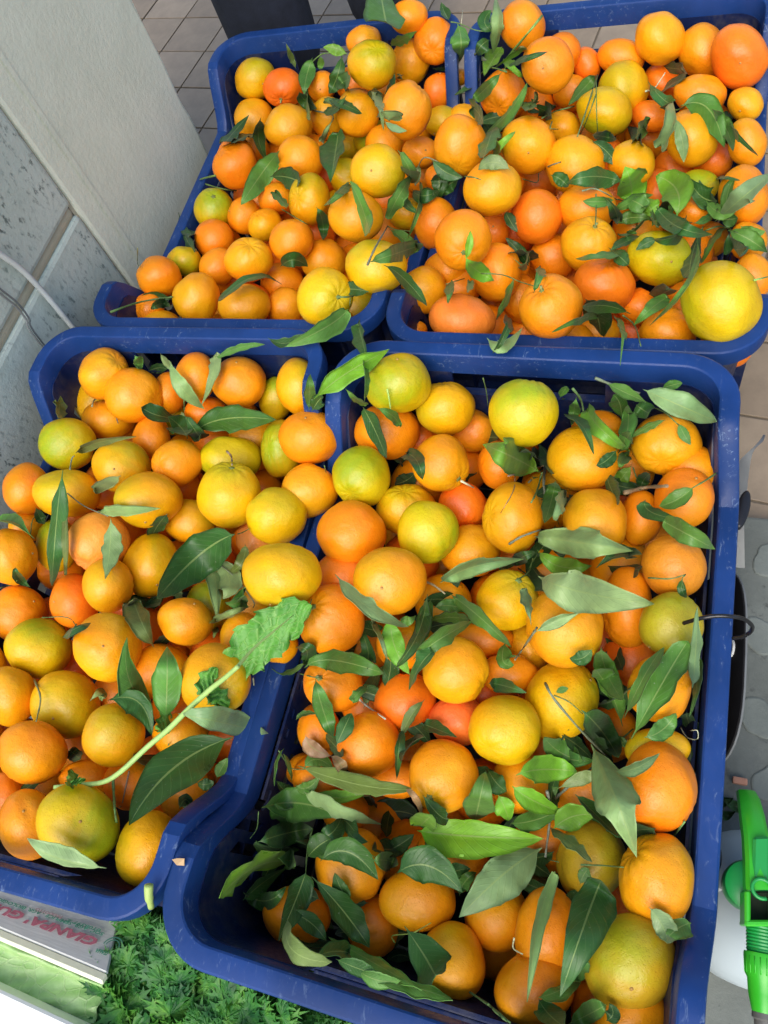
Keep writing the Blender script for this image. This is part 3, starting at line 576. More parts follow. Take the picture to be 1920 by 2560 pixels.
# ------------------------------------------------------------------ mandarins
COLS = {'Y': ((.85, .405, .002), (.81, .455, .002)), 'G': ((.72, .44, .002), (.62, .46, .003)), 'A': ((.90, .318, .003), (.88, .38, .003)),
        'O': ((.90, .250, .003), (.90, .305, .003)), 'D': ((.88, .175, .006), (.88, .225, .005)), 'R': ((.88, .175, .035), (.88, .22, .025)),
        'Z': ((.76, .46, .002), (.68, .49, .002)), 'P': ((.86, .290, .050), (.84, .33, .03)), 'K': ((.55, .33, .012), (.42, .34, .014)), 'B': ((.70, .28, .010), (.66, .26, .010))}
CNAME = {'Z': 'bright lemon-yellow', 'Y': 'yellow', 'G': 'green-tinged yellow', 'A': 'amber', 'O': 'orange', 'D': 'deep orange', 'R': 'reddish salmon', 'P': 'pale dull orange', 'K': 'dull olive-amber', 'B': 'brownish amber'}
fruits = []
for ent in FRUIT.replace('\n', ';').split(';'):
    tk = ent.split()
    if not tk: continue
    T = TILES[tk[0]]; cx, cy, rx, ry, rot, lay = map(float, tk[1:7]); c = tk[7]; rest = tk[8:]
    feat = None
    if len(c) > 1: feat, c = c[1], c[0]
    elif rest: feat = rest.pop(0)
    d = dict(u=T[0] + cx * K, v=T[1] + cy * K, rx=rx * K, ry=ry * K, rot=math.radians(rot), lay=int(lay), c=c, feat=feat, fp=None)
    if feat: d['fp'] = (T[0] + float(rest[0]) * K, T[1] + float(rest[1]) * K)
    fruits.append(d)
def crate_of(u, v):
    X = P(u, v, .22); best = None
    for k in CR:
        lx, ly = in_crate(k, X); dd = max(abs(lx) - .2, abs(ly) - .3)
        if best is None or dd < best[0]: best = (dd, k)
    return best[1]
for d in fruits:
    d['cr'] = crate_of(d['u'], d['v']); rim = CR[d['cr']][3]
    r = math.sqrt(d['rx'] * d['ry']); dr = ray(d['u'], d['v']); d['dz'] = dr[2]
    a = math.hypot((d['u'] - 960) / F, (d['v'] - 1280) / F)
    r *= (1 + a * a) ** -.25                       # off-axis stretch
    d['r'] = r * 1.02
    if d['lay'] > 0:                               # part of it is hidden: no fruit is smaller than its kind
        need = F * .029 / ((CR[d['cr']][3] - .07 - H) / dr[2]) * (1 if d['lay'] == 2 else .86)
        if d['r'] < need: k_ = need / d['r']; d['rx'] *= k_ ** (1 if d['lay'] == 2 else .6); d['ry'] *= k_ ** (1 if d['lay'] == 2 else .6); d['r'] *= k_ ** (1 if d['lay'] == 2 else .6); d['rx'] = min(d['rx'], need * 1.05); d['ry'] = min(d['ry'], need * 1.05); d['r'] = math.sqrt(d['rx'] * d['ry'])
    r = d['r']
    R0 = .0335 if d['cr'][0] == 'T' else .0335
    z = H + dr[2] * (F * R0 / r)
    lo, hi = {0: (-.050, .012), 1: (-.080, -.025), 2: (-.115, -.060)}[d['lay']]
    if d['cr'] == 'BR':
        X = P(d['u'], d['v'], .2); ly = in_crate('BR', X)[1]
        k = min(max((-ly - .02) / .26, 0), 1); lo -= .055 * k; hi -= .05 * k
        kl = min(max((-.02 - in_crate('BR', X)[0]) / .15, 0), 1) * k; lo -= .045 * kl; hi -= .05 * kl
    z = min(max(z, rim + lo), rim + hi)
    d['Z'] = (z - H) / dr[2]
def center(d): return at(d['u'], d['v'], d['Z'])
def rad(d): return d['r'] * d['Z'] / F
order = sorted(range(len(fruits)), key=lambda i: (fruits[i]['lay'], -fruits[i]['v'] - 4 * fruits[i]['r']))
rank = {i: k for k, i in enumerate(order)}
for it in range(70):
    moved = 0
    C_ = np.array([center(d) for d in fruits]); R_ = np.array([rad(d) for d in fruits])
    for a in range(len(fruits)):
        dd = np.linalg.norm(C_ - C_[a], axis=1); lim = (R_ + R_[a]) * .955
        for b in np.nonzero(dd < lim)[0]:
            if b == a or rank[b] < rank[a]: continue
            f = fruits[b]; push = min((lim[b] - dd[b]) * .5 + .0005, .006)
            nz = H + f['dz'] * (f['Z'] + push)
            if nz < (.0 if f['cr'][0] == 'T' else .026) + R_[b] + .008: 
                g = fruits[a]
                if g['Z'] > .3: g['Z'] -= push * .5
                continue
            f['Z'] += push; moved += 1
    # keep inside the end walls
    for i, f in enumerate(fruits):
        X = center(f); lx, ly = in_crate(f['cr'], X); R = rad(f)
        if ly + R > .281: f['Z'] -= .003
    if not moved: break
print('fruit', len(fruits), 'iterations', it)
for f in fruits:                        # nothing pokes through a crate wall: fruit at the sides rests on the low rim
    rim = CR[f['cr']][3]
    for _ in range(60):
        X = center(f); lx, ly = in_crate(f['cr'], X); R = rad(f)
        if abs(lx) + R > .180 and X[2] < rim - DROP + .012 + .25 * R * (f['lay'] == 0): f['Z'] -= .003
        elif abs(ly) + R > .281 and f['lay'] < 2 and X[2] < rim + .01: f['Z'] -= .003
        else: break
    X = center(f); lx, ly = in_crate(f['cr'], X); R = rad(f)
    if f['lay'] == 2:
        over = abs(ly) + R - .279
        if over > 0: lim = max((R - over) / R, .6); f['rx'] *= lim; f['ry'] *= lim; f['r'] *= lim
for f in fruits:
    X = center(f); lx, ly = in_crate(f['cr'], X); R = rad(f)
    if f['lay'] > 0 and X[2] < CR[f['cr']][3] - .02 and f['v'] > 60:
        over = max(abs(lx) + R - .184 if X[2] < CR[f['cr']][3] - DROP else -1, abs(ly) + R - .286, (abs(lx) + R - .190) if abs(ly) > .19 else -1)
        if over > .004: lim = max((R - over) / R, .5); f['rx'] *= lim; f['ry'] *= lim; f['r'] *= lim
fruits = [f for f in fruits if f['lay'] < 2 or (abs(in_crate(f['cr'], center(f))[1]) + rad(f) < .292 and abs(in_crate(f['cr'], center(f))[0]) + rad(f) < .200)]
CF = np.array([center(d) for d in fruits]); RF_ = np.array([rad(d) for d in fruits])
NU, NV = 40, 26
th = np.linspace(0, math.pi, NV + 1); ph = np.linspace(0, 2 * math.pi, NU, endpoint=False)
TH, PH = np.meshgrid(th[1:-1], ph, indexing='ij')
DIRS = np.vstack([[[0, 0, 1]], np.stack([np.sin(TH) * np.cos(PH), np.sin(TH) * np.sin(PH), np.cos(TH)], -1).reshape(-1, 3), [[0, 0, -1]]])
THF = np.concatenate([[0], TH.ravel(), [math.pi]]); PHF = np.concatenate([[0], PH.ravel(), [0]])
FACES = []
for k in range(NU): FACES.append((0, 1 + k, 1 + (k + 1) % NU))
for r in range(NV - 2):
    for k in range(NU):
        a = 1 + r * NU + k; b = 1 + r * NU + (k + 1) % NU; FACES.append((a, a + NU, b + NU, b))
lastv = len(DIRS) - 1; q0 = 1 + (NV - 2) * NU
for k in range(NU): FACES.append((q0 + k, lastv, q0 + (k + 1) % NU))
def rot_to(z):
    z = np.array(z) / np.linalg.norm(z); a = np.array([.3, .9, .1]); x = np.cross(a, z); x /= np.linalg.norm(x); return np.stack([x, np.cross(z, x), z], 1)
GREENM = m_simple('calyx_green', (.16, .20, .045), .8, .3, 300, .5, 600); SCARM = m_simple('stylar_scar', (.42, .24, .06), .8, .25, 400, .5, 600)
STEMM = m_simple('cut_stem', (.30, .36, .13), .7, .3, 300, .4, 500)
def scar_mesh(kind):
    vs = [(0, 0, .0012)]; n = 15 if kind == 'c' else 10; rr = .0032 if kind == 'c' else .0014
    for ring, (q, z) in enumerate(((.55, .0012), (1., .0002), (1.05, -.0015))):
        for k in range(n):
            s = 1 + (.30 * math.cos(5 * 2 * math.pi * k / n) if kind == 'c' and ring else 0)
            vs.append((rr * q * s * math.cos(2 * math.pi * k / n), rr * q * s * math.sin(2 * math.pi * k / n), z))
    fs = [(0, 1 + k, 1 + (k + 1) % n) for k in range(n)]
    for l in range(2):
        for k in range(n): fs.append((1 + l * n + k, 1 + (l + 1) * n + k, 1 + (l + 1) * n + (k + 1) % n, 1 + l * n + (k + 1) % n))
    return mesh('calyx' if kind == 'c' else 'scar', vs, fs)
CAL, SCR = scar_mesh('c'), scar_mesh('s'); CAL.materials.append(GREENM); SCR.materials.append(SCARM)
sv, sf = [], []; tube(sv, sf, [(0, 0, -.001), (0.0002, 0, .0035), (.0008, 0, .0065)], [.0016, .0013, .0014], 8); STB = mesh('stem_stub', sv, sf); STB.materials.append(STEMM)
def build_fruit(i, d):
    rng = np.random.default_rng(1000 + i)
    Xc = CF[i]; Z = d['Z']; dr = ray(d['u'], d['v']); vdir = -dr / np.linalg.norm(dr)
    # frame across the line of sight; image axes seen there
    Rf = rot_to(vdir)
    J = np.zeros((2, 2))
    for k in range(2):
        p1 = pix(Xc + Rf[:, k] * 1e-4); p0 = (d['u'], d['v']); J[:, k] = [(p1[0] - p0[0]) / 1e-4, (p1[1] - p0[1]) / 1e-4]
    c, s = math.cos(d['rot']), math.sin(d['rot']); Q = np.array([[c, -s], [s, c]])
    S = Q @ np.diag([d['rx'] ** 2, d['ry'] ** 2]) @ Q.T; Ji = np.linalg.inv(J); S = Ji @ S @ Ji.T
    ev, E = np.linalg.eigh(S); ax = np.sqrt(ev) * 1.01           # ax[0] short, ax[1] long
    A = np.stack([Rf[:, :2] @ E[:, 0], Rf[:, :2] @ E[:, 1], vdir], 1)
    asp = ax[1] / ax[0]
    dep = ax[1] * .97 if asp > 1.08 else math.sqrt(ax[0] * ax[1]) * (.88 if asp < 1.04 else .96)
    if asp > 1.3: dep = ax[0] * 1.05
    AX = np.array([ax[0], ax[1], dep])
    # stem axis: given by the photo, or the short axis of an oblate fruit, or near the line of sight
    pole_sign = 1
    if d['fp'] is not None:
        du = np.array([d['fp'][0] - d['u'], d['fp'][1] - d['v']]); off = Rf[:, :2] @ (Ji @ du)
        loc = A.T @ off / AX; q = min(np.linalg.norm(loc[:2]), .98); loc[:2] *= q / max(np.linalg.norm(loc[:2]), 1e-6); loc[2] = math.sqrt(1 - q * q)
        pole = loc
        if d['feat'] == 's': pole_sign = -1
    else:
        pole = np.array([rng.choice([-1, 1]) * 1., rng.normal() * .2, rng.normal() * .45]) if asp > 1.08 else rng.normal(size=3)
        pole /= np.linalg.norm(pole)
    P3 = rot_to(pole * pole_sign)
    # fruit shape about its own axis
    r = np.ones(len(DIRS)); st = rng.uniform(.3, 1)
    r -= .11 * st * np.exp(-(THF / .26) ** 2); r -= .045 * np.exp(-((math.pi - THF) / .22) ** 2)
    r += .020 * st * np.cos(10 * PHF + rng.uniform(0, 6)) * np.exp(-((THF - .42) / .28) ** 2)
    r += .03 * rng.uniform(0, 1) * np.exp(-((THF - .5) / .3) ** 2)
    g = DIRS @ P3.T
    for _ in range(5):
        kv = rng.normal(size=3) * 1.9; r += .019 * np.sin(g @ kv + rng.uniform(0, 6))
    for _ in range(4):
        kv = rng.normal(size=3) * 4.5; r += .0065 * np.sin(g @ kv + rng.uniform(0, 6))
    V = (g * r[:, None]) * AX
    V = V @ A.T
    me = bpy.data.meshes.new('mandarin'); me.from_pydata(V.tolist(), [], FACES)
    # peel colour: slow drift, greener towards the stem end or in one blush
    c0, c1 = (np.array(x) for x in COLS[d['c']])
    f = .5 + .5 * np.sin(g @ (rng.normal(size=3) * 1.6) + rng.uniform(0, 6))
    colr = c0 * (1 - f[:, None]) + c1 * f[:, None]
    colr = colr * (1 + rng.uniform(-.06, .06))
    colr[:, 1] *= 1 + rng.uniform(-.10, .12)
    gr = {'Z': .5, 'Y': .48, 'G': .92, 'A': .22, 'K': .60, 'O': .12}.get(d['c'], 0.)
    if d['feat'] == 'g': gr = .7
    blush = rng.normal(size=3); blush[2] = abs(blush[2]); blush /= np.linalg.norm(blush)
    if d['feat'] == 'c': blush = pole
    if d['feat'] == 'g': 
        blush = pole
    bl = np.clip((g @ blush - .25) / .75 + .16 * np.sin(g @ (rng.normal(size=3) * 6)) + .10 * np.sin(g @ (rng.normal(size=3) * 13)), 0, 1) * gr
    colr = colr * (1 - bl[:, None]) + np.array([.30, .42, .008]) * bl[:, None]
    ca = me.color_attributes.new('peel', 'FLOAT_COLOR', 'POINT')
    ca.data.foreach_set('color', np.concatenate([np.clip(colr, 0, 1), np.ones((len(colr), 1))], 1).ravel().astype(np.float32))
    o = link('mandarin', me, PEEL); o.location = Xc
    d['obj'] = o; d['A'] = A; d['AX'] = AX
    for sgn, kind in ((1, 'c'), (-1, 's')):
        pd = P3[:, 2] * sgn
        if pd[2] < .25: continue
        if d['lay'] == 2: continue
        if kind == 'c' and d['feat'] != 'c': continue
        if kind == 's' and d['feat'] != 's' and rng.random() < .5: continue
        k = 0 if sgn > 0 else len(DIRS) - 1
        loc = V[k]; nr = A @ (pd / AX); nr /= np.linalg.norm(nr)
        Rm = rot_to(nr); mw = Matrix(((*Rm[0], loc[0]), (*Rm[1], loc[1]), (*Rm[2], loc[2]), (0, 0, 0, 1)))
        q = link('calyx' if kind == 'c' else 'stylar_scar', CAL if kind == 'c' else SCR, None, o)
        q.matrix_local = mw
        if kind == 'c' and rng.random() < .75:
            q = link('stem_stub', STB, None, o); q.matrix_local = mw; d['stem'] = True
        if kind == 'c': d['calyx'] = True
        else: d['dot'] = True
for i, d in enumerate(fruits): build_fruit(i, d)
# mandarins further down, glimpsed through the gaps of the heap
N0 = len(fruits)
FU = np.array([[f['u'], f['v'], f['rx'], f['ry']] for f in fruits])
def fillers():
    rr = random.Random(3); C2 = list(CF); R2 = list(RF_); cand = []
    def sees(u, v, rp):
        vis = 0
        for an in np.linspace(0, 6.28, 15)[:-1]:
            for q in (.3, .62, .92):
                uu, vv = u + rp * q * math.cos(an), v + rp * q * math.sin(an)
                if not (((uu - FU[:, 0]) / FU[:, 2]) ** 2 + ((vv - FU[:, 1]) / FU[:, 3]) ** 2 < 1).any(): vis += 1
        return vis
    for k in ('TL', 'TR', 'BL', 'BR'):
        x, y, rot, z = CR[k]; a = math.radians(rot)
        for _ in range(2600):
            lx, ly = rr.uniform(-.138, .138), rr.uniform(-.238, .238); R = rr.uniform(.028, .034); zz = z - rr.uniform(.07, .19)
            if k == 'BR' and ly < -.05: zz = min(zz, z - .12)
            if k == 'BR' and ly < -.17 and lx < .0: continue
            if zz - R < z - .225: continue
            X = np.array([x + lx * math.cos(a) - ly * math.sin(a), y + lx * math.sin(a) + ly * math.cos(a), zz])
            if (np.linalg.norm(CF - X, axis=1) < (RF_ + R) * .97).any(): continue
            u, v = pix(X); Zc = -(M.T @ (X - CAM))[2]; rp = R / Zc * F
            vis = sees(u, v, rp)
            if vis >= 2 and -60 < u < 1980 and -60 < v < 2620: cand.append((vis + zz * 30, X, R, u, v, Zc, rp, k))
    cand.sort(key=lambda c: -c[0]); extra = []
    for (sc, X, R, u, v, Zc, rp, k) in cand:
        if (np.linalg.norm(np.array(C2) - X, axis=1) < (np.array(R2) + R) * .95).any(): continue
        C2.append(X); R2.append(R)
        if len(fruits) < 299:
            fruits.append(dict(u=u, v=v, rx=rp, ry=rp, rot=0, lay=2, c=rr.choice('OODA'), feat=None, fp=None, cr=k, Z=Zc, r=rp, dz=ray(u, v)[2], fill=True))
        else: extra.append((X, R))
    # the rest of the buried layer, too deep to tell apart
    vs, fs, cols = [], [], []; sel = [(0, 0)]
    tb = [math.pi * i / 9 for i in range(10)]
    for X, R in extra[:170]:
        k0 = len(vs); c = np.array(COLS[rr.choice('OODA')][0])
        for t_ in tb:
            for j in range(14): p_ = 2 * math.pi * j / 14; vs.append(X + R * np.array([math.sin(t_) * math.cos(p_), math.sin(t_) * math.sin(p_), .93 * math.cos(t_)])); cols.append((*c, 1))
        for i in range(9):
            for j in range(14): fs.append((k0 + i * 14 + j, k0 + (i + 1) * 14 + j, k0 + (i + 1) * 14 + (j + 1) % 14, k0 + i * 14 + (j + 1) % 14))
    me = mesh('buried_mandarins', vs, fs); ca = me.color_attributes.new('peel', 'FLOAT_COLOR', 'POINT'); ca.data.foreach_set('color', np.array(cols, np.float32).ravel())
    tag(link('buried_mandarins', me, PEEL), 'deeper layer of mandarins glimpsed in the gaps of the heaps', 'mandarins', kind='stuff')
    print('extra', len(extra)); return np.array(C2), np.array(R2)
CFX, RFX = fillers()
CF = CFX; RF_ = RFX
for i in range(N0, len(fruits)): build_fruit(i, fruits[i])
print('with fillers', len(fruits))
# ------------------------------------------------------------------ where does a line of sight meet the heap
def hit(u, v):
    d = ray(u, v); L = np.linalg.norm(d); dn = d / L
    oc = CAM - CF; b = oc @ dn; c = (oc * oc).sum(1) - RF_ ** 2; disc = b * b - c
    t = np.where(disc > 0, -b - np.sqrt(np.maximum(disc, 0)), 9e9); t = t.min()
    best = t / L
    for k, (x, y, r, z) in CR.items():
        Zp = (z - H) / d[2]; X = CAM + d * Zp; lx, ly = in_crate(k, X)
        if abs(lx) < .2 and abs(ly) < .3 and (abs(lx) > .178 or abs(ly) > .278):
            dr_ = top_drop(lx, ly, 1) if abs(lx) > .178 else 0
            Zr = (z - dr_ - H) / d[2]; best = min(best, Zr)
    for k, (x, y, r, z) in CR.items():     # inner face of the crate walls
        a = -math.radians(r); ca, sa = math.cos(a), math.sin(a); ox, oy = -x * ca + y * sa, -x * sa - y * ca; dx, dy = d[0] * ca - d[1] * sa, d[0] * sa + d[1] * ca
        tx = sorted(((-.172 - ox) / dx, (.172 - ox) / dx)); ty = sorted(((-.270 - oy) / dy, (.270 - oy) / dy)); t0, t1 = max(tx[0], ty[0]), min(tx[1], ty[1])
        if t1 > max(t0, 0):
            zz = H + d[2] * t1; side = tx[1] < ty[1]; ly = oy + dy * t1
            if (.03 if k[0] == 'T' else .05) < zz < z - (top_drop(1, ly, 1) if side else 0): best = min(best, t1)
    if best > 5:
        Xc = P(u, v, .22); k = crate_of(u, v); lx, ly = in_crate(k, Xc); inside = abs(lx) < .2 and abs(ly) < .3
        z = CR[k][3] - (.10 if inside else .0)
        return (z - H) / d[2]
    return best
# ------------------------------------------------------------------ leaves and twigs
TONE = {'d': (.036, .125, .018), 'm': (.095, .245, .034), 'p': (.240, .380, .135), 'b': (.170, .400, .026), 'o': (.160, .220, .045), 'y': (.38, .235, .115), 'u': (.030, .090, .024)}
TWCOL = {'g': (.12, .22, .06), 'k': (.20, .24, .15), 'n': (.26, .20, .12), 'w': (.52, .55, .36), 'b': (.30, .50, .10), 'o': (.22, .22, .08), 'm': (.16, .30, .10)}
TNAME = {'d': 'dark green', 'm': 'mid green', 'p': 'pale grey-green', 'b': 'bright green', 'o': 'olive', 'y': 'dry brown', 'u': 'shaded dark green'}
def bez(p0, pm, p1, t):
    c = 2 * np.array(pm) - .5 * (np.array(p0) + np.array(p1)); t = np.asarray(t)[:, None]
    return (1 - t) ** 2 * np.array(p0) + 2 * t * (1 - t) * c + t * t * np.array(p1)
def leaf_mesh(p0, pm, p1, wpx, tone, idx, name='leaf'):
    rng = np.random.default_rng(5000 + idx)
    NL, NW = 15, 8
    t = np.linspace(0, 1, NL + 1); uv = bez(p0, pm, p1, t)
    dv = np.gradient(uv, axis=0); dv /= np.linalg.norm(dv, axis=1)[:, None]; nv = np.stack([-dv[:, 1], dv[:, 0]], 1)
    Z = []
    for (u, v), (nx, ny) in zip(uv, nv):
        h = [hit(u + nx * wpx * s, v + ny * wpx * s) for s in (-.42, -.2, 0, .2, .42)]
        Z.append(min(h) if tone != 'u' else np.min(h) if idx > 8999 else np.median(h))
    Z = np.array(Z)
    co = np.polyfit(t, Z, 3 if tone != 'u' else 1); fit = np.polyval(co, t)
    gap = np.sort(Z - fit)
    if idx > 8999: Zc = fit + np.median(np.maximum(Z - fit, 0)) * .5 + .006
    elif tone == 'u': Zc = fit + .022
    else: Zc = fit + min(gap[0], 0) - .007 - .004 * rng.random()
    L = np.linalg.norm(at(*uv[0], Zc[0]) - at(*uv[-1], Zc[-1])) + 1e-6
    wr = wpx * Zc.mean() / F
    wr *= 1.08; W = min(max(wr, .30 * L), wr * 1.4); roll = math.acos(min(wr / W, 1)) * rng.choice([-1, 1])
    P3 = np.array([at(u, v, z) for (u, v), z in zip(uv, Zc)])
    T = np.gradient(P3, axis=0); T /= np.linalg.norm(T, axis=1)[:, None]
    Vw = np.array([-ray(u, v) for u, v in uv]); Vw /= np.linalg.norm(Vw, axis=1)[:, None]
    S = np.cross(T, Vw); S /= np.linalg.norm(S, axis=1)[:, None]; N = np.cross(S, T)
    cr, sr = math.cos(roll), math.sin(roll)
    P3 = P3 + N * abs(sr) * W * .28
    P3 = P3 + N * ((2 * t - 1) ** 2 * L * rng.uniform(0, .10) + (t > .6) * (t - .6) ** 2 * L * rng.uniform(-.3, .6))[:, None]
    S2 = S * cr + N * sr; N2 = N * cr - S * sr
    tt = np.clip((t - .06) / .94, 0, 1); bw = rng.uniform(.80, 1.0)
    prof = np.sin(math.pi * tt ** bw) ** .82 * (1 - .12 * tt); prof[t < .06] = 0; prof = np.maximum(prof, .012)
    prof[-1] = .004
    fold = rng.uniform(-.15, .60) if tone != 'p' else rng.uniform(-.55, .15)
    asym = rng.normal() * .09
    curl = rng.normal() * .28; wav = rng.uniform(.03, .12); ph0, fr = rng.uniform(0, 6, 2), rng.uniform(2.2, 4.0)
    vs, uvs = [], []
    for i in range(NL + 1):
        tw = curl * math.sin(math.pi * t[i])
        for j in range(NW + 1):
            s = (j / NW) * 2 - 1; hw = W / 2 * prof[i]
            y = s * hw * math.cos(abs(fold) * .8)
            z = abs(s) * hw * math.sin(fold) + wav * W * abs(s) ** 1.5 * math.sin(fr * 2 * math.pi * t[i] + ph0[int(s > 0)]) * prof[i] + tw * hw * s
            z -= .12 * hw * s * s
            y *= 1 + asym * s + .045 * math.sin(fr * 9 * t[i] + 3 * s); vs.append(P3[i] + S2[i] * y + N2[i] * z); uvs.append((t[i], j / NW))
    fs = []
    for i in range(NL):
        for j in range(NW):
            a = i * (NW + 1) + j; fs.append((a, a + 1, a + NW + 2, a + NW + 1))
    # a leaf has a little thickness: second skin just beneath
    vs = np.array(vs); Nn = np.repeat(N2, NW + 1, axis=0); vb = vs - Nn * .0005; k = len(vs)
    allv = np.vstack([vs, vb]); f2 = [tuple(x + k for x in f[::-1]) for f in fs]
    rim = [i * (NW + 1) for i in range(NL + 1)] + [NL * (NW + 1) + j for j in range(1, NW + 1)] + [i * (NW + 1) + NW for i in range(NL - 1, -1, -1)] + [j for j in range(NW - 1, 0, -1)]
    f3 = [(rim[(q + 1) % len(rim)], rim[q], rim[q] + k, rim[(q + 1) % len(rim)] + k) for q in range(len(rim))]
    org = P3[0].copy()
    me = mesh(name, allv - org, fs + f2 + f3)
    ul = me.uv_layers.new(name='UVMap'); li = np.zeros(len(me.loops), int); me.loops.foreach_get('vertex_index', li)
    uu = np.array(uvs + uvs)[li]; ul.data.foreach_set('uv', uu.ravel().astype(np.float32))
    return me, org, P3
def colour(o, c, j=.12):
    k = 1 + random.uniform(-.22, .22); o.color = (c[0] * k * random.uniform(.9, 1.12), c[1] * k, c[2] * k * random.uniform(.85, 1.15), 1)
pieces = []
idx = 0
for ent in LEAVES.replace('\n', ';').split(';'):
    tk = ent.split()
    if not tk: continue
    T = TILES[tk[0]]; a = [float(x) for x in tk[1:8]]; tone = tk[8]; idx += 1
    pts = [(T[0] + a[i] * K, T[1] + a[i + 1] * K) for i in (0, 2, 4)]
    pieces.append(dict(kind='leaf', pts=pts, w=a[6] * K, tone=tone, idx=idx))
for ent in TWIGS.replace('\n', ';').split(';'):
    tk = ent.split()
    if not tk: continue
    T = TILES[tk[0]]; a = [float(x) for x in tk[3:]]
    pts = [(T[0] + a[i] * K, T[1] + a[i + 1] * K) for i in range(0, len(a), 2)]
    pieces.append(dict(kind='twig', pts=pts, w=float(tk[1]) * K, tone=tk[2]))
# pieces whose ends meet a twig belong to one sprig
par = list(range(len(pieces)))
def find(i):
    while par[i] != i: i = par[i]
    return i
def segd(p, pts):
    p = np.array(p); best = 1e9
    for a, b in zip(pts[:-1], pts[1:]):
        a, b = np.array(a), np.array(b); t = np.clip(((p - a) @ (b - a)) / max((b - a) @ (b - a), 1e-9), 0, 1); best = min(best, np.linalg.norm(p - a - t * (b - a)))
    return best
for i, a in enumerate(pieces):
    for j, b in enumerate(pieces):
        if i == j or b['kind'] != 'twig': continue
        if a['kind'] == 'leaf': near = segd(a['pts'][0], b['pts']) < 15
        else: near = min(segd(a['pts'][0], b['pts']), segd(a['pts'][-1], b['pts'])) < 13
        if near and a.get('tone') != 'u': par[find(i)] = find(j)
for i, a in enumerate(pieces):         # leaves that share a petiole point
    for j in range(i):
        b = pieces[j]
        if a['kind'] == b['kind'] == 'leaf' and a['tone'] != 'u' and b['tone'] != 'u' and math.dist(a['pts'][0], b['pts'][0]) < 11: par[find(i)] = find(j)
comps = {}
for i, p_ in enumerate(pieces): comps.setdefault(find(i), []).append(p_)
sprigs = []
for ps in comps.values():
    objs = []
    for p_ in ps:
        if p_['kind'] == 'leaf':
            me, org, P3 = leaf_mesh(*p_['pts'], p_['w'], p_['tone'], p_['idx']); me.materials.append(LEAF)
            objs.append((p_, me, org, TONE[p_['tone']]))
        else:
            uv = smooth_pts([(*q,) for q in p_['pts']], 4)
            Z = np.array([hit(*q) for q in uv]); t = np.linspace(0, 1, len(uv))
            co = np.polyfit(t, Z, min(3, len(uv) - 1)); fit = np.polyval(co, t); r = p_['w'] * fit.mean() / F / 2
            Zc = fit + min((Z - fit).min(), 0) - .006 - r
            P3 = [at(u, v, z) for (u, v), z in zip(uv, Zc)]; org = np.array(P3[0])
            vs, fs = [], []; rr = [r * (1.15 - .4 * k + .18 * math.sin(k * 19)) for k in t]
            tube(vs, fs, [q - org for q in P3], rr, 8); me = mesh('twig', vs, fs); me.materials.append(TWIG)
            objs.append((p_, me, org, TWCOL[p_['tone']]))
    allp = np.array([q for p_ in ps for q in p_['pts']]); cu, cv = allp.mean(0)
    nl = [p_ for p_ in ps if p_['kind'] == 'leaf']; nt_ = [p_ for p_ in ps if p_['kind'] == 'twig']
    if len(objs) == 1:
        p_, me, org, c = objs[0]; nm = 'citrus_leaf' if p_['kind'] == 'leaf' else 'bare_twig'
        me.name = nm; o = link(nm, me); o.location = org; colour(o, c); root = o
    else:
        base = objs[0][2]; root = empty('leafy_twig' if nt_ else 'leaf_cluster', base)
        for p_, me, org, c in objs:
            o = link('leaf' if p_['kind'] == 'leaf' else 'stem', me, None, root); o.location = org - base; colour(o, c)
    sprigs.append(dict(obj=root, ps=ps, u=cu, v=cv, nl=len(nl), nt=len(nt_), tone=(nl or nt_)[0]['tone'], size=max(math.dist(q.min(0), q.max(0)) for q in [allp])))
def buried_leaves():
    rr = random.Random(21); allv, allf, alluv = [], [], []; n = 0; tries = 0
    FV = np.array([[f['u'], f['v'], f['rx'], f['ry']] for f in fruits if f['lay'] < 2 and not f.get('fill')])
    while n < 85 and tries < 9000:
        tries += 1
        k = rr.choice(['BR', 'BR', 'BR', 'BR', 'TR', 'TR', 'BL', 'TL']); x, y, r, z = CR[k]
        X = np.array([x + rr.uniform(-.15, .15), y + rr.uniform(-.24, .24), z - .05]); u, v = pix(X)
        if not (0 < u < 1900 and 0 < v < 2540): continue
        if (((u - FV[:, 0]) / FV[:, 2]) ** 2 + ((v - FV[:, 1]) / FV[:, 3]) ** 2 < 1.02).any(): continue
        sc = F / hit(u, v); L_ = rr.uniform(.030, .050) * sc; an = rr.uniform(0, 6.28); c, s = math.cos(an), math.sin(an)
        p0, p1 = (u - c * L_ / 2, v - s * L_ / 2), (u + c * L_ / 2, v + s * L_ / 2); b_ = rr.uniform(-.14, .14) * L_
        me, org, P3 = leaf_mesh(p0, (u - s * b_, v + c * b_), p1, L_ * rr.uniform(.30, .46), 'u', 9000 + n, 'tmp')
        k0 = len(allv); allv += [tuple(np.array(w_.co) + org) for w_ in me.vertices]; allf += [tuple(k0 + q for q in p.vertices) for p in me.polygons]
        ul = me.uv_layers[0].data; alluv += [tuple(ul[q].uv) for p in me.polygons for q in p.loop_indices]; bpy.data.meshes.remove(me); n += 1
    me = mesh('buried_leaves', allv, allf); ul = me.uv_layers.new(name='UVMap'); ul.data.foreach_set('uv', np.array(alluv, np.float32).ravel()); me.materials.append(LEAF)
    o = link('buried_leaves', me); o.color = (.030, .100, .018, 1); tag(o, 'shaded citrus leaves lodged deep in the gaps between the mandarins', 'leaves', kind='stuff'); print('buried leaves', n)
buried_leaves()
print('sprigs', len(sprigs), 'pieces', len(pieces))
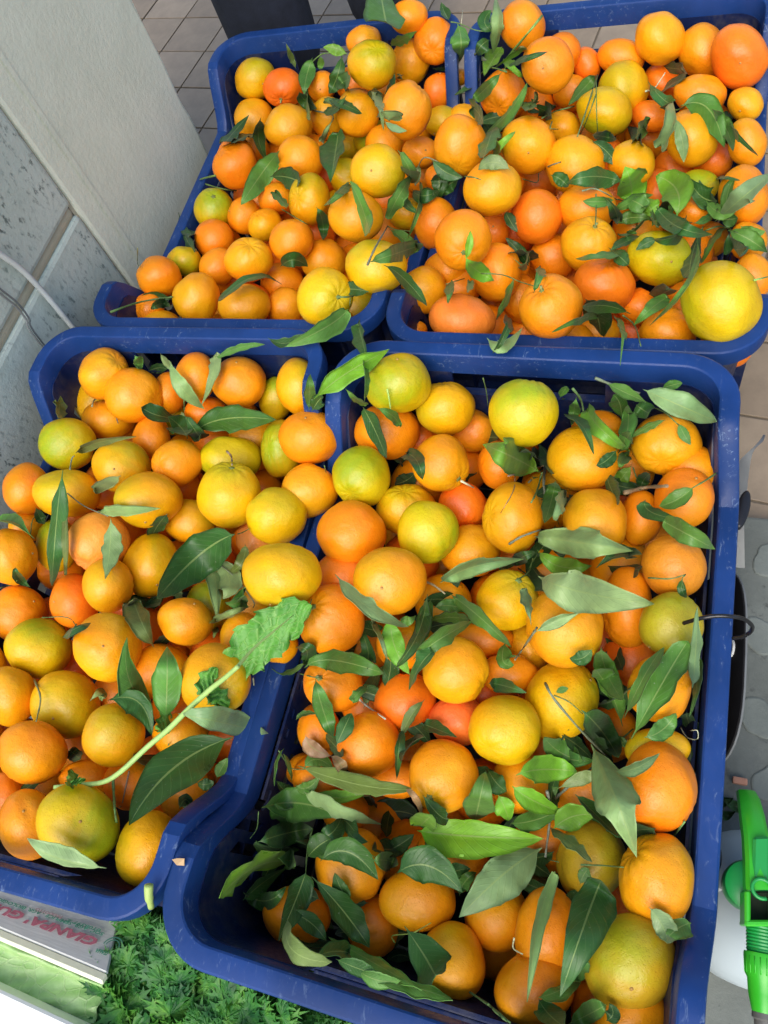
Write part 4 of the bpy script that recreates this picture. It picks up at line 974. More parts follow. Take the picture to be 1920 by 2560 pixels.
# ------------------------------------------------------------------ young turnip-green stalk lying over the front left crate
def rapini():
    G = lambda x, y: (x * K, 1240 + y * K)
    st = [(135 / 1., 1968.), (200, 1962), (258, 1955), G(720, 1630), G(870, 1490), G(1000, 1380), G(1120, 1260), G(1240, 1150), G(1330, 1080), G(1410, 1010)]
    uv = smooth_pts(st, 4); Z = np.array([hit(*q) for q in uv]); t = np.linspace(0, 1, len(uv))
    fit = np.polyval(np.polyfit(t, Z, 2), t); Zc = fit + min((Z - fit).min(), 0) * .9 - .005
    P3 = [at(u, v, z) for (u, v), z in zip(uv, Zc)]; org = P3[len(P3) // 2].copy()
    root = empty('turnip_green', org); tag(root, 'fresh turnip green stalk with a lobed leaf lying across the front left crate', 'leafy stalk')
    vs, fs = [], []; r0 = 26 * K / 2 * .66 / F; tube(vs, fs, [q - org for q in P3], [r0 * (.75 + .55 * math.sin(math.pi * (.15 + .7 * k))) for k in t], 10)
    STK = m_simple('pale_green_stalk', (.36, .56, .16), .42, .12, 60, .3, 300)
    link('stalk', mesh('stalk', vs, fs), STK, root)
    LF = NT('turnip_leaf'); uvn = LF.coord('UV'); vor = LF.n('ShaderNodeTexVoronoi', feature='DISTANCE_TO_EDGE', i_Scale=7.); LF.l(uvn, vor.inputs['Vector'])
    ve = LF.ramp(vor.outputs['Distance'], [(.0, 1.), (.06, 0.)]); base = LF.ramp(LF.noise(50, 4), [(.3, (.055, .22, .022)), (.7, (.11, .34, .035))])
    c = LF.mix(LF.mix(ve, (0, 0, 0), (.5, .5, .5)), base, (.30, .52, .14)); LFM = LF.done(c, .5, LF.bump(LF.noise(90, 4), .6, .002, LF.bump(ve, .5, .001)))
    def blade(pts, wf, nm, seed, lift=.006):
        """pts: pixel midline; wf(t) half width in px on either side"""
        rng = np.random.default_rng(seed); mid = np.array(smooth_pts(pts, 8)); n = len(mid); t = np.linspace(0, 1, n)
        d = np.gradient(mid, axis=0); d /= np.linalg.norm(d, axis=1)[:, None]; nv = np.stack([-d[:, 1], d[:, 0]], 1); NW = 14
        Zm = np.array([min(hit(*(m_ + nv[i] * s)) for s in (-50 * K, 0, 50 * K)) for i, m_ in enumerate(mid)]); fit = np.polyval(np.polyfit(t, Zm, 1), t) + min((Zm - np.polyval(np.polyfit(t, Zm, 1), t)).min(), 0) * .5 - lift
        vs, uvs = [], []
        for i in range(n):
            for j in range(NW + 1):
                s = j / NW * 2 - 1; hw = wf(t[i], s > 0); q = mid[i] + nv[i] * s * hw
                edge = abs(s) ** 3; q = q + d[i] * edge * hw * (-.30 + .12 * math.sin(i * 1.7 + 3 * (s > 0)))
                z = fit[i] - .004 * abs(s) + .0045 * math.sin(i * .55 + 4 * s) * abs(s) + .0022 * math.sin(i * 1.3 + 9 * s) + .006 * s * s * .6
                vs.append(at(*q, z) - org); uvs.append((t[i] * 1.0, j / NW))
        f = [(i * (NW + 1) + j, i * (NW + 1) + j + 1, (i + 1) * (NW + 1) + j + 1, (i + 1) * (NW + 1) + j) for i in range(n - 1) for j in range(NW)]
        me = mesh(nm, vs, f); ul = me.uv_layers.new(); li = np.zeros(len(me.loops), int); me.loops.foreach_get('vertex_index', li); ul.data.foreach_set('uv', np.array(uvs)[li].ravel().astype(np.float32))
        return link(nm, me, LFM, root)
    def wide(t, side):
        b = math.sin(math.pi * min(.14 + t * .86, 1)) ** .62; lob = 1 + .13 * math.sin(t * 26 + (2 if side else 0)) + .07 * math.sin(t * 61)
        return 132 * K * b * lob * (1.0 if side else 1.06) + 2
    blade([G(1385, 1035), G(1500, 900), G(1630, 790), G(1760, 690), G(1850, 650)], wide, 'leaf_blade', 3)
    vs, fs = [], []; mr = smooth_pts([G(1400, 1020), G(1500, 905), G(1630, 795), G(1740, 705)], 4)
    zz = [min(hit(*q) for q in mr) - .013] * len(mr); tube(vs, fs, [at(*q, z) - org for q, z in zip(mr, np.linspace(Zc[-1], min(zz), len(mr)))], [r0 * (.9 - .75 * k / len(mr)) for k in range(len(mr))], 8)
    link('midrib', mesh('midrib', vs, fs), STK, root)
    def lob(k, a=30):
        return lambda t, side: (a * K) * math.sin(math.pi * (.08 + .9 * t)) ** .6 * (1 + .28 * math.sin(t * 21 + k + side)) + 1
    blade([G(1200, 1180), G(1225, 1090), G(1290, 1020)], lob(1, 52), 'leaf_lobe', 4, .003); blade([G(1240, 1170), G(1300, 1200), G(1345, 1265)], lob(2, 62), 'leaf_lobe', 5, .003)
    blade([G(960, 1400), G(975, 1330), G(990, 1250)], lob(3, 42), 'leaf_lobe', 6, .003); blade([G(1010, 1385), G(960, 1385), G(915, 1382)], lob(4, 22), 'leaf_lobe', 7, .003)
    J = lambda x, y: (x * K, 1860 + y * K)
    blade([J(410, 250), J(430, 205), J(410, 150)], lob(5, 34), 'leaf_lobe', 8, .003); blade([J(420, 235), J(465, 218), J(508, 210)], lob(6, 18), 'leaf_lobe', 9, .003)
rapini()
# ------------------------------------------------------------------ printed wooden slat, lettuce, white box and feathery greens in front
def slab(name, q, thick, mat, parent=None, org=(0, 0, 0), bev=.0012, sub=0):
    q = [np.array(p) for p in q]; n = np.cross(q[1] - q[0], q[3] - q[0]); n /= np.linalg.norm(n)
    if n[2] < 0: n = -n
    bm = bmesh.new(); top = [bm.verts.new(p - np.array(org)) for p in q]; bot = [bm.verts.new(p - n * thick - np.array(org)) for p in q]
    bm.faces.new(top); bm.faces.new(bot[::-1])
    for i in range(4): bm.faces.new([top[i], bot[i], bot[(i + 1) % 4], top[(i + 1) % 4]])
    bmesh.ops.bevel(bm, geom=list(bm.edges), offset=bev, segments=1, affect='EDGES')
    return bm_obj(name, bm, mat, parent, smooth=False), n
def front_goods():
    wood = NT('thin_veneer_wood'); mp = wood.n('ShaderNodeMapping'); mp.inputs['Scale'].default_value = (1, 14, 14); wood.l(wood.coord(), mp.inputs['Vector'])
    g = wood.noise(40, 6, .65, mp.outputs[0]); WD = wood.done(wood.ramp(g, [(.25, (.55, .57, .54)), (.75, (.74, .76, .71))]), .7, wood.bump(g, .3, .0006))
    CREAM = m_simple('fresh_cut_wood', (.78, .80, .58), .6, .08, 80)
    zt, zb = .200, .168
    a = P(-90, 2282, zt); b = P(268, 2432, zt); c = P(296, 2300, zb); d = P(-90, 2128, zb)
    root = empty('printed_slat', b)
    tag(root, 'thin grey wooden box side with faded red and green printing below the front left crate', 'wooden slat')
    o, n = slab('board', [a, b, c, d], .004, WD, root, b)
    # fresh edge
    ex = (b - a) / np.linalg.norm(b - a); ey = np.cross(n, ex); ey = ey if ey[1] > 0 else -ey
    slab('cut_edge', [a - ey * .0072 - n * .0006, b - ey * .0072 - n * .0006, b + ey * -.0003 - n * .0006, a + ey * -.0003 - n * .0006], .006, CREAM, root, b, .0008)
    # ragged splinters on the far edge
    vs, fs = [], []
    for k, (f, l) in enumerate(((.28, .016), (.40, .012), (.56, .022), (.66, .016), (.80, .014), (.90, .018))):
        p = d + (c - d) * f + n * .0004; q = len(vs)
        vs += [p - b, p + ex * l * .9 - b - ey * .0015, p - ex * .004 + ey * .004 + n * .003 - b]; vs += [v - n * .0008 for v in vs[-3:]]
        fs += [(q, q + 1, q + 2), (q + 3, q + 5, q + 4), (q, q + 3, q + 4, q + 1), (q + 1, q + 4, q + 5, q + 2), (q + 2, q + 5, q + 3, q)]
    link('splinters', mesh('splinters', vs, fs), CREAM, root, smooth=False)
    RED = m_simple('faded_red_print', (.42, .13, .17), .7, .35, 220); GRN = m_simple('faded_green_print', (.07, .26, .17), .7, .35, 220); PNK = m_simple('faded_pink_print', (.42, .26, .27), .7, .3, 220)
    def text(s, size, uv0, uv1, mat, shear=.0, bold=.0, sx=None):
        # printed from right to left as seen by the camera; uv0 start of the baseline, uv1 end
        def onb(u, v):
            dr = ray(u, v); tt = ((b - CAM) @ n) / (dr @ n); return CAM + dr * tt
        p0, p1 = onb(*uv0), onb(*uv1); xd = (p1 - p0); L = np.linalg.norm(xd); xd /= L; yd = np.cross(n, xd)
        cu = bpy.data.curves.new('print', 'FONT'); cu.body = s; cu.size = size; cu.offset = bold; cu.shear = shear; cu.extrude = .0001; cu.resolution_u = 2
        tmp = bpy.data.objects.new('tmp', cu); COL.objects.link(tmp); bpy.context.view_layer.update()
        me = bpy.data.meshes.new_from_object(tmp.evaluated_get(bpy.context.evaluated_depsgraph_get())); bpy.data.objects.remove(tmp)
        co = np.zeros(len(me.vertices) * 3); me.vertices.foreach_get('co', co); co = co.reshape(-1, 3); wdt = co[:, 0].max() - co[:, 0].min()
        f = L / wdt; nw = p0 - b + n * .0005 + np.outer(co[:, 0] * f, xd) + np.outer(co[:, 1], yd) + np.outer(co[:, 2], n)
        me.vertices.foreach_set('co', nw.ravel()); me.update(); me.materials.clear()
        link('lettering', me, mat, root, smooth=False)
    Z5 = lambda x, y: (x * .1748, 2220 + y * .1748)
    text("GIANPA' GUIR", .0108, Z5(1440, 745), Z5(-170, 185), RED, .25, .0005)
    text("SOC. AGR. SEMPLICE - AGR. BIOLOGICA", .0043, Z5(1500, 650), Z5(-60, 130), GRN, .2, .00012)
    text("0108397 Z", .0040, Z5(1460, 598), Z5(960, 440), GRN, .2, .0001)
    text("PRODOTTO", .0038, Z5(905, 412), Z5(530, 290), PNK, .2, .0001)
    text("ITALIA", .0045, Z5(1560, 925), Z5(1390, 870), GRN, .2, .0002)
    # small round emblem
    def ring_at(u, v, r, w):
        dr = ray(u, v); tt = ((b - CAM) @ n) / (dr @ n); p = CAM + dr * tt + n * .0008; vs = []; fs = []; m = 28
        for k in range(m):
            an = math.pi * k / (m - 1)
            for q in (r, r - w): vs.append(p - b + ex * q * math.cos(an) + ey * q * math.sin(an))
        fs = [(2 * k, 2 * k + 1, 2 * k + 3, 2 * k + 2) for k in range(m - 1)]
        link('emblem', mesh('emblem', vs, fs), GRN, root, smooth=False)
    ring_at(*Z5(1600, 850), .0095, .0012); ring_at(*Z5(1600, 850), .0070, .0010)
    # lettuce leaf: broad, pale, with a strong rib
    lt = NT('lettuce'); nz = lt.noise(30, 5, .6); vr = lt.n('ShaderNodeTexVoronoi', feature='DISTANCE_TO_EDGE', i_Scale=55.); lt.l(lt.coord(), vr.inputs['Vector']); vn = lt.ramp(vr.outputs['Distance'], [(0., 1.), (.05, 0.)])
    lc = lt.mix(lt.mix(vn, (0, 0, 0), (.5, .5, .5)), lt.ramp(nz, [(.3, (.24, .46, .13)), (.7, (.48, .68, .30))]), (.55, .70, .35)); LET = lt.done(lc, .45, lt.bump(vn, .5, .001, lt.bump(nz, .5, .004)))
    def sheet(name, grid, mat, label=None, cat=None, group=None, parent=None, amp=.002, nu=24, nvv=14, seed=0, rib=None):
        """grid: 4 corners (far-left, far-right, near-right, near-left) as points"""
        A_, B_, C_, D_ = [np.array(q) for q in grid]; rng = np.random.default_rng(seed); k1, k2 = rng.uniform(5, 14, 2); vs = []
        for layer in (0, 1):
            for i in range(nu + 1):
                for j in range(nvv + 1):
                    s, t = i / nu, j / nvv; p = (A_ * (1 - s) + B_ * s) * (1 - t) + (D_ * (1 - s) + C_ * s) * t
                    z = amp * (math.sin(k1 * s + 3 * t) + .6 * math.sin(k2 * t * 2 + 5 * s) + .4 * math.sin(31 * s + 23 * t))
                    if rib: z += rib * math.exp(-((t - .22) / .055) ** 2) - rib * .8 * math.exp(-((t - .36) / .12) ** 2)
                    vs.append(p + np.array([0, 0, z - layer * .0012]))
        k = (nu + 1) * (nvv + 1); q = lambda i, j: i * (nvv + 1) + j
        fs = [(q(i, j), q(i, j + 1), q(i + 1, j + 1), q(i + 1, j)) for i in range(nu) for j in range(nvv)]; fs += [tuple(x + k for x in f[::-1]) for f in fs]
        rimv = [q(i, 0) for i in range(nu + 1)] + [q(nu, j) for j in range(1, nvv + 1)] + [q(i, nvv) for i in range(nu - 1, -1, -1)] + [q(0, j) for j in range(nvv - 1, 0, -1)]
        fs += [(rimv[a_], rimv[(a_ + 1) % len(rimv)], rimv[(a_ + 1) % len(rimv)] + k, rimv[a_] + k) for a_ in range(len(rimv))]
        o = link(name, mesh(name, vs, fs), mat, parent); 
        if label: tag(o, label, cat, group)
        return o
    sheet('lettuce_leaf', [P(-120, 2270, .188), P(272, 2436, .188), P(236, 2570, .180), P(-140, 2460, .185)], LET, 'broad pale lettuce leaf with a raised rib below the printed slat', 'lettuce leaf', amp=.0028, rib=.007, seed=3, nu=40, nvv=30)
    sheet('lettuce_leaf', [P(276, 2270, .170), P(372, 2262, .170), P(352, 2350, .165), P(272, 2385, .165)], LET, 'light green lettuce piece between the printed slat and the feathery greens', 'lettuce leaf', amp=.003, seed=4)
    # white box edge
    WH = m_simple('white_box', (.86, .88, .86), .5, .04, 40)
    rt = empty('white_box', P(0, 2600, .20)); tag(rt, 'bright white box edge filling the bottom left corner below the lettuce', 'box')
    slab('top_edge', [P(-150, 2405, .205), P(245, 2590, .205), P(200, 2760, .205), P(-150, 2640, .205)], .022, WH, rt, rt.location, .002)
    bm = bmesh.new(); x0, y0 = P(-150, 2405, .205)[:2]
    slab('side', [P(-150, 2412, .182), P(240, 2597, .182), P(215, 2740, .182), P(-150, 2630, .182)], .15, WH, rt, rt.location, .002)
    # feathery greens: finely cut fronds, countless
    rr = random.Random(11); vs, fs = [], []; cols = []
    def leaflet(p, dirv, nrm, s):
        d = np.array(dirv) / np.linalg.norm(dirv); side = np.cross(nrm, d); side /= np.linalg.norm(side) + 1e-9
        for (a, l) in ((-.95, .62), (-.45, .85), (0, 1.), (.45, .85), (.95, .62)):
            dd = d * math.cos(a) + side * math.sin(a); sd = np.cross(nrm, dd); k = len(vs); wv = s * .10; bend = -np.array(nrm) * s * l * .12 + np.array([rr.gauss(0, 1), rr.gauss(0, 1), rr.gauss(0, 1)]) * s * .05
            vs.extend([p, p + dd * s * l * .45 + sd * wv, p + dd * s * l + bend, p + dd * s * l * .45 - sd * wv]); fs.append((k, k + 1, k + 2, k + 3))
            for sg in (-1, 1):
                k = len(vs); q = p + dd * s * l * .42; d2 = dd * math.cos(.6) + sd * sg * math.sin(.6); e = s * l * .38
                vs.extend([q, q + d2 * e + bend * .4, q + dd * wv * 2.2]); fs.append((k, k + 1, k + 2))
    def frond(p0, dirv, L):
        p = np.array(p0, float); d = np.array(dirv, float); d /= np.linalg.norm(d); n_l = rr.randint(3, 4)
        nrm = np.array([rr.gauss(0, .45), rr.gauss(0, .45), 1.]); nrm /= np.linalg.norm(nrm)
        side = np.cross(nrm, d); side /= np.linalg.norm(side); pts = [p.copy()]
        for k in range(n_l):
            p = p + d * L / n_l; d = d + np.array([0, 0, -.10]) + .05 * side * rr.gauss(0, 1); d /= np.linalg.norm(d); pts.append(p.copy()); sc = L * (.56 - .07 * k)
            for sg in (-1, 1): leaflet(p, d * .55 + side * sg, nrm, sc * rr.uniform(.8, 1.2))
        leaflet(p, d, nrm, L * .48)
        tube(vs, fs, pts, L * .010, 4, False)
    cnt = 0
    region = [(u, v) for u in range(215, 1330, 26) for v in range(2290, 2600, 25)]
    for (u, v) in region:
        lim = 2402 + (u - 400) * .385 if u > 400 else 2290
        if v < lim - 60: continue
        if u < 285 + (2560 - v) * .10: continue
        if u < 350 and v < 2450: continue
        for rep in range(3):
            z = rr.uniform(.150, .185) - .022 * rep
            if v < lim + 20 and u > 340: z = min(z, .165)
            p = P(u + rr.uniform(-14, 14), v + rr.uniform(-14, 14), z)
            if p[1] > -.060: z = min(z, .16)
            if (p[0] > -.325 and p[1] > -.135) or p[1] > -.112: continue
            an = rr.uniform(0, 2 * math.pi); frond(P(u + rr.uniform(-14, 14), v + rr.uniform(-14, 14), z), (math.cos(an), math.sin(an), rr.uniform(.0, .7)), rr.uniform(.026, .058)); cnt += 1
    vs = [(q[0], min(q[1], -.098 if q[0] > -.335 else -.072), q[2]) for q in vs]
    gt = NT('feathery_green'); GC = gt.done(gt.ramp(gt.noise(42, 5, .7), [(.36, (.012, .085, .026)), (.50, (.045, .21, .032)), (.72, (.17, .40, .05))]), .5, None, Specular_IOR_Level=.4)
    tr = gt.n('ShaderNodeBsdfTranslucent'); tr.inputs[0].default_value = (.14, .38, .03, 1); ms = gt.n('ShaderNodeMixShader', i_0=.25); gt.l(gt.b.outputs[0], ms.inputs[1]); gt.l(tr.outputs[0], ms.inputs[2]); gt.l(ms.outputs[0], gt.out.inputs[0])
    o = link('feathery_greens', mesh('feathery_greens', vs, fs), GC, None, smooth=False)
    tag(o, 'mass of finely cut feathery green tops below the front crates', 'greens', kind='stuff'); print('fronds', cnt, 'faces', len(fs))
    bed = NT('greens_depth_shade'); BD = bed.done(bed.ramp(bed.noise(60, 5, .7), [(.4, (.008, .025, .006)), (.75, (.04, .10, .02))]), .8, bed.bump(bed.noise(80, 5), 1., .01))  # sheet below the fronds; shade of the pile's depth is in its colour
    o = sheet('greens_shade_sheet', [np.array([-.62, -.062, .118]), np.array([.02, -.105, .118]), np.array([.02, -.33, .11]), np.array([-.62, -.33, .11])], BD, amp=.006, seed=9, nu=50, nvv=30)
    tag(o, 'dark sheet under the feathery greens, coloured as the shade deep in the pile', 'greens', kind='stuff')
    STG = m_simple('greens_stem', (.30, .52, .14), .45, .1)
    STL = ['long curved pale green stem hooking right at the bottom of the greens', 'long forking pale green stem in the bottom middle of the greens', 'short side branch joining the two curved pale stems', 'short upright pale stem near the crate rim, right of the forking one', 'small pale stem high in the greens below the crate corner', 'pale green stem at the right end of the greens, under the rim']
    for pts in ([(330, 2570), (328, 2470), (345, 2430), (372, 2400)], [(372, 2580), (385, 2510), (420, 2470), (470, 2440)], [(385, 2510), (372, 2470), (345, 2445)], [(480, 2430), (486, 2500), (492, 2560)], [(400, 2330), (385, 2400), (392, 2450)], [(700, 2560), (690, 2600), (680, 2640)]):
        v_, f_ = [], []; z0 = rr.uniform(.172, .182); q = [P(u, v, z0) for u, v in pts]; tube(v_, f_, smooth_pts(q, 5), .0014, 8)
        tag(link('green_stem', mesh('green_stem', v_, f_), STG), STL.pop(0), 'stem', 'stems among the feathery greens')
    # the stub that lies between the two front crates
    v_, f_ = [], []; q = [P(372, 2212, .292), P(372, 2240, .288), P(378, 2268, .278)]; tube(v_, f_, smooth_pts(q, 4), [.0036] * 3 + [.0034] * 3 + [.0026] * 3, 10)
    tag(link('stalk_stub', mesh('stalk_stub', v_, f_), m_simple('stub_green', (.34, .46, .12), .5, .15)), 'short cut green stalk caught between the two front crates', 'stalk')
    v_, f_ = [], []
    q = P(446, 2153, .2835); v_ = [q + np.array(w_) for w_ in ((-.006, 0, 0), (.0, -.003, .001), (.006, -.002, 0), (.005, .003, .0015), (-.001, .002, .0005), (-.006, 0, -.0008), (0, -.003, 0), (.006, -.002, -.001), (.005, .003, .0005), (-.001, .002, -.0005))]
    f_ = [(0, 1, 2, 3, 4), (9, 8, 7, 6, 5)] + [(i, i + 5, (i + 1) % 5 + 5, (i + 1) % 5) for i in range(5)]
    tag(link('dry_flake', mesh('dry_flake', v_, f_), m_simple('dry_flake_tan', (.52, .34, .17), .8), smooth=False), 'tan dry leaf flake on the corner of the front right crate', 'flake')
front_goods()
# ------------------------------------------------------------------ right side: price board, ring, papers, spray bottle
def price_board():
    root = empty('price_board', P(1850, 1640, .2)); tag(root, 'black rounded price board with thin pale edge hung beside the front right crate', 'price board')
    o0 = np.array(root.location)
    # the board hangs outside the wall, leaning outwards; outline traced as a rounded sheet
    ctr = np.array([.0785, .236, .128]); n = 40; hw, hh = .095, .075; vs = []; tilt = math.radians(-21)
    def bp(a, b, off):   # a along the crate side, b down the board
        return ctr + np.array([.0 - off * math.cos(tilt) + (-b) * math.sin(tilt) * -1, a, -b * math.cos(tilt) - off * math.sin(tilt)])
    def outline(s): return [(hw * s * math.copysign(abs(math.cos(2 * math.pi * k / n)) ** .62, math.cos(2 * math.pi * k / n)), hh * s * math.copysign(abs(math.sin(2 * math.pi * k / n)) ** .62, math.sin(2 * math.pi * k / n))) for k in range(n)]
    def plate(s, o1, o2, mat, nm):
        vs = [bp(a, b, o1) - o0 for a, b in outline(s)] + [bp(a, b, o2) - o0 for a, b in outline(s)]
        fs = [tuple(range(n)), tuple(range(2 * n - 1, n - 1, -1))] + [(k, k + n, (k + 1) % n + n, (k + 1) % n) for k in range(n)]
        link(nm, mesh(nm, vs, fs), mat, root, smooth=False)
    plate(1.0, -.0012, .0004, m_simple('pale_board_edge', (.13, .14, .14), .7), 'edge'); plate(.988, .0004, .0016, m_simple('matt_black_board', (.010, .010, .011), .85, .2, 60, Specular_IOR_Level=.15), 'board')
    WHT = m_simple('chalk_white', (.75, .78, .76), .7)
    for (ca, cb, r) in ((.010, -.052, .0085),):
        vs, fs = [], []; q = [bp(ca + r * math.cos(a_), cb + r * .8 * math.sin(a_), .0022) - o0 for a_ in np.linspace(0, 2 * math.pi, 20)]; tube(vs, fs, q, .0013, 6)
        q = [bp(ca - r, cb + r * .5, .0024) - o0, bp(ca + r, cb - r * .5, .0024) - o0]; tube(vs, fs, q, .0012, 6); link('chalk_mark', mesh('chalk_mark', vs, fs), WHT, root)
    # wire ring through the board and over the rim
    pts = [P(1709, 1558, .266), P(1725, 1553, .272), P(1755, 1545, .282), P(1790, 1540, .2845), P(1825, 1541, .284), P(1858, 1547, .276), P(1880, 1564, .262), P(1876, 1580, .247), P(1855, 1592, .238), P(1832, 1596, .232)]
    vs, fs = [], []; tube(vs, fs, smooth_pts(pts, 5), .0017, 10)
    tag(link('wire_ring', mesh('wire_ring', vs, fs), m_simple('black_wire', (.012, .012, .013), .25, .1)), 'black wire ring hooked over the right rim of the front right crate', 'ring')
    # black oval clips
    for (u0, v0, u1, v1, r, lab) in ((1866, 1234, 1846, 1318, .0060, 'black rounded tab sticking out beside the crate rim above the price board'), (1788, 2112, 1783, 2182, .0055, 'black rounded tab sticking out beside the crate rim next to the spray bottle')):
        a_, b_ = P(u0, v0, .175), P(u1, v1, .175); vs, fs = [], []; m = 24
        for lay, (zz, s) in enumerate(((-.004, .9), (-.003, 1), (.003, 1), (.004, .88))):
            for k in range(m):
                an = 2 * math.pi * k / m; c0 = (a_ + b_) / 2; ax = (b_ - a_) / 2; px_ = np.cross(ax, (0, 0, 1)); px_ /= np.linalg.norm(px_)
                vs.append(c0 + ax * 1.1 * s * math.cos(an) + px_ * r * s * math.sin(an) + np.array([0, 0, zz]))
        fs = [tuple(range(m))[::-1], tuple(range(3 * m, 4 * m))] + [(l * m + k, l * m + (k + 1) % m, (l + 1) * m + (k + 1) % m, (l + 1) * m + k) for l in range(3) for k in range(m)]
        tag(link('black_tab', mesh('black_tab', vs, fs), BLK), lab, 'tab', 'black tabs outside the crate')
    PAP = m_simple('white_paper', (.66, .71, .70), .6, .06, 30)
    def strip(name, L_, z, label):
        vs, fs = [], []; n_ = len(L_)
        for lay in (0, 1):
            for i, (ul, vl, ur, vr) in enumerate(L_):
                zz = z + .006 * math.sin(i * 1.1) + (0 if lay else .0008); vs += [P(ul, vl, zz), P(ur, vr, zz + .003)]
        for i in range(n_ - 1): fs += [(2 * i, 2 * i + 1, 2 * i + 3, 2 * i + 2), (2 * n_ + 2 * i, 2 * n_ + 2 * i + 2, 2 * n_ + 2 * i + 3, 2 * n_ + 2 * i + 1)]
        for i in range(n_ - 1):
            for s in (0, 1): fs.append((2 * i + s, 2 * (i + 1) + s, 2 * n_ + 2 * (i + 1) + s, 2 * n_ + 2 * i + s))
        tag(link(name, mesh(name, vs, fs), PAP), label, 'paper', 'scraps of white paper')
    strip('paper_scrap', [(1909, 1086, 1914, 1088), (1898, 1103, 1908, 1103), (1884, 1118, 1889, 1120), (1868, 1132, 1882, 1132), (1850, 1150, 1877, 1150), (1840, 1200, 1870, 1200), (1835, 1250, 1866, 1250), (1830, 1300, 1860, 1300), (1828, 1360, 1861, 1360), (1826, 1418, 1862, 1420)], .11, 'long white paper strip with a torn curled tail beside the front right crate')
    strip('paper_scrap', [(1760, 2185, 1772, 2192), (1760, 2200, 1790, 2215), (1758, 2220, 1806, 2225), (1758, 2240, 1786, 2238), (1758, 2252, 1768, 2248)], .165, 'small pale paper corner poking out in front of the spray bottle')
price_board()
def spray_bottle():
    WHP = NT('milky_plastic'); WB = WHP.done((.46, .54, .56), .32, None, Subsurface_Weight=.25, Subsurface_Radius=(.02, .02, .02), Subsurface_Scale=.4)
    GR = m_simple('green_plastic', (.035, .42, .020), .30, .06, 40, .08); GR2 = m_simple('emerald_plastic', (.010, .27, .05), .32, .06, 40, .08); DK = m_simple('cavity_shade', (.015, .03, .012), .7, .4, 90); GY = m_simple('grey_nozzle', (.10, .10, .09), .5)
    c = P(1866, 2262, .12); c[0] = max(c[0], .132); org = np.array([c[0], c[1], .026]); root = empty('spray_bottle', org)
    tag(root, 'round milky white spray bottle with a bright green trigger head on the stone paving', 'spray bottle')
    def lathe(prof, name, mat, ctr, axis=None, seg=40):
        vs, fs = [], []; m = len(prof); R = np.eye(3) if axis is None else rot_to(axis)
        for (r, z) in prof:
            for k in range(seg): an = 2 * math.pi * k / seg; vs.append(np.array(ctr) - org + R @ np.array([r * math.cos(an), r * math.sin(an), z]))
        fs = [(i * seg + k, i * seg + (k + 1) % seg, (i + 1) * seg + (k + 1) % seg, (i + 1) * seg + k) for i in range(m - 1) for k in range(seg)]
        fs += [tuple(range(seg))[::-1], tuple(range((m - 1) * seg, m * seg))]
        o = link(name, mesh(name, vs, fs), mat, root); auto_smooth(o, 40); return o
    b = .063
    lathe([(b * .6, 0), (b * .92, .002), (b, .012), (b * 1.0, .070), (b * .97, .092), (b * .86, .112), (b * .66, .130), (b * .46, .142), (.024, .149), (.020, .153), (.0185, .160)], 'tank', WB, org)
    neck = org + np.array([0, 0, .15])
    lathe([(.0225, 0), (.0235, .003), (.0235, .020), (.021, .024), (.012, .026)], 'collar', GR2, neck)
    # dome of the pump beside the channel
    zc = .225; Q = lambda u, v, z=zc: P(u, v, z)
    dc = Q(1874, 2215, .205); lathe([(.0175, -.02), (.0185, -.002), (.0175, .003), (.013, .006), (.006, .0075), (.001, .008)], 'pump_dome', GR2, dc)
    # long hooded lever: a U channel that bends back, seen from above
    def channel(name, L_, depth, mat, th=.0016, z0=zc, open_up=False):
        """L_: list of (u_left, v_left, u_right, v_right, z)"""
        vs, fs = [], []; n_ = len(L_)
        for (ul, vl, ur, vr, z) in L_:
            a_, d_ = P(ul, vl, z), P(ur, vr, z); e = (d_ - a_) / np.linalg.norm(d_ - a_)
            crown = .003
            ring = [a_ + np.array([0, 0, -depth]), a_, a_ + e * th * 1.5 + np.array([0, 0, crown]), (a_ + d_) / 2 + np.array([0, 0, crown * (1.6 if not open_up else -2)]), d_ - e * th * 1.5 + np.array([0, 0, crown]), d_, d_ + np.array([0, 0, -depth]),
                    d_ - e * th + np.array([0, 0, -depth]), d_ - e * th + np.array([0, 0, -.001]), a_ + e * th + np.array([0, 0, -.001]), a_ + e * th + np.array([0, 0, -depth])]
            vs += [q - org for q in ring]
        m = 11
        fs = [(i * m + k, i * m + (k + 1) % m, (i + 1) * m + (k + 1) % m, (i + 1) * m + k) for i in range(n_ - 1) for k in range(m)]
        fs += [tuple(range(m))[::-1], tuple(range((n_ - 1) * m, n_ * m))]
        o = link(name, mesh(name, vs, fs), mat, root); auto_smooth(o, 30)
    channel('trigger', [(1846, 1974, 1888, 1978, .195), (1849, 1995, 1900, 1998, .205), (1854, 2040, 1912, 2040, .217), (1860, 2090, 1922, 2092, .226), (1863, 2150, 1930, 2150, .231), (1864, 2210, 1934, 2212, .233), (1865, 2225, 1936, 2225, .233)], .012, GR)
    slab('trigger_tongue', [P(1884, 2092, .2365), P(1925, 2090, .2365), P(1925, 2222, .2365), P(1880, 2222, .2365)], .004, GR2, root, org, .0018)
    # box of the head with dark opening
    def barx(name, u0, v0, u1, v1, z, h, mat, bev=.0012):
        slab(name, [P(u0, v0, z), P(u1, v0, z), P(u1, v1, z), P(u0, v1, z)], h, mat, root, org, bev)
    barx('head_side', 1862, 2226, 1877, 2312, .236, .022, GR); barx('head_side', 1934, 2226, 1950, 2312, .236, .022, GR); barx('head_front', 1862, 2300, 1950, 2316, .2363, .024, GR)
    barx('head_base', 1866, 2228, 1940, 2305, .214, .006, DK)  # near-black plate: the shade inside the head is its colour
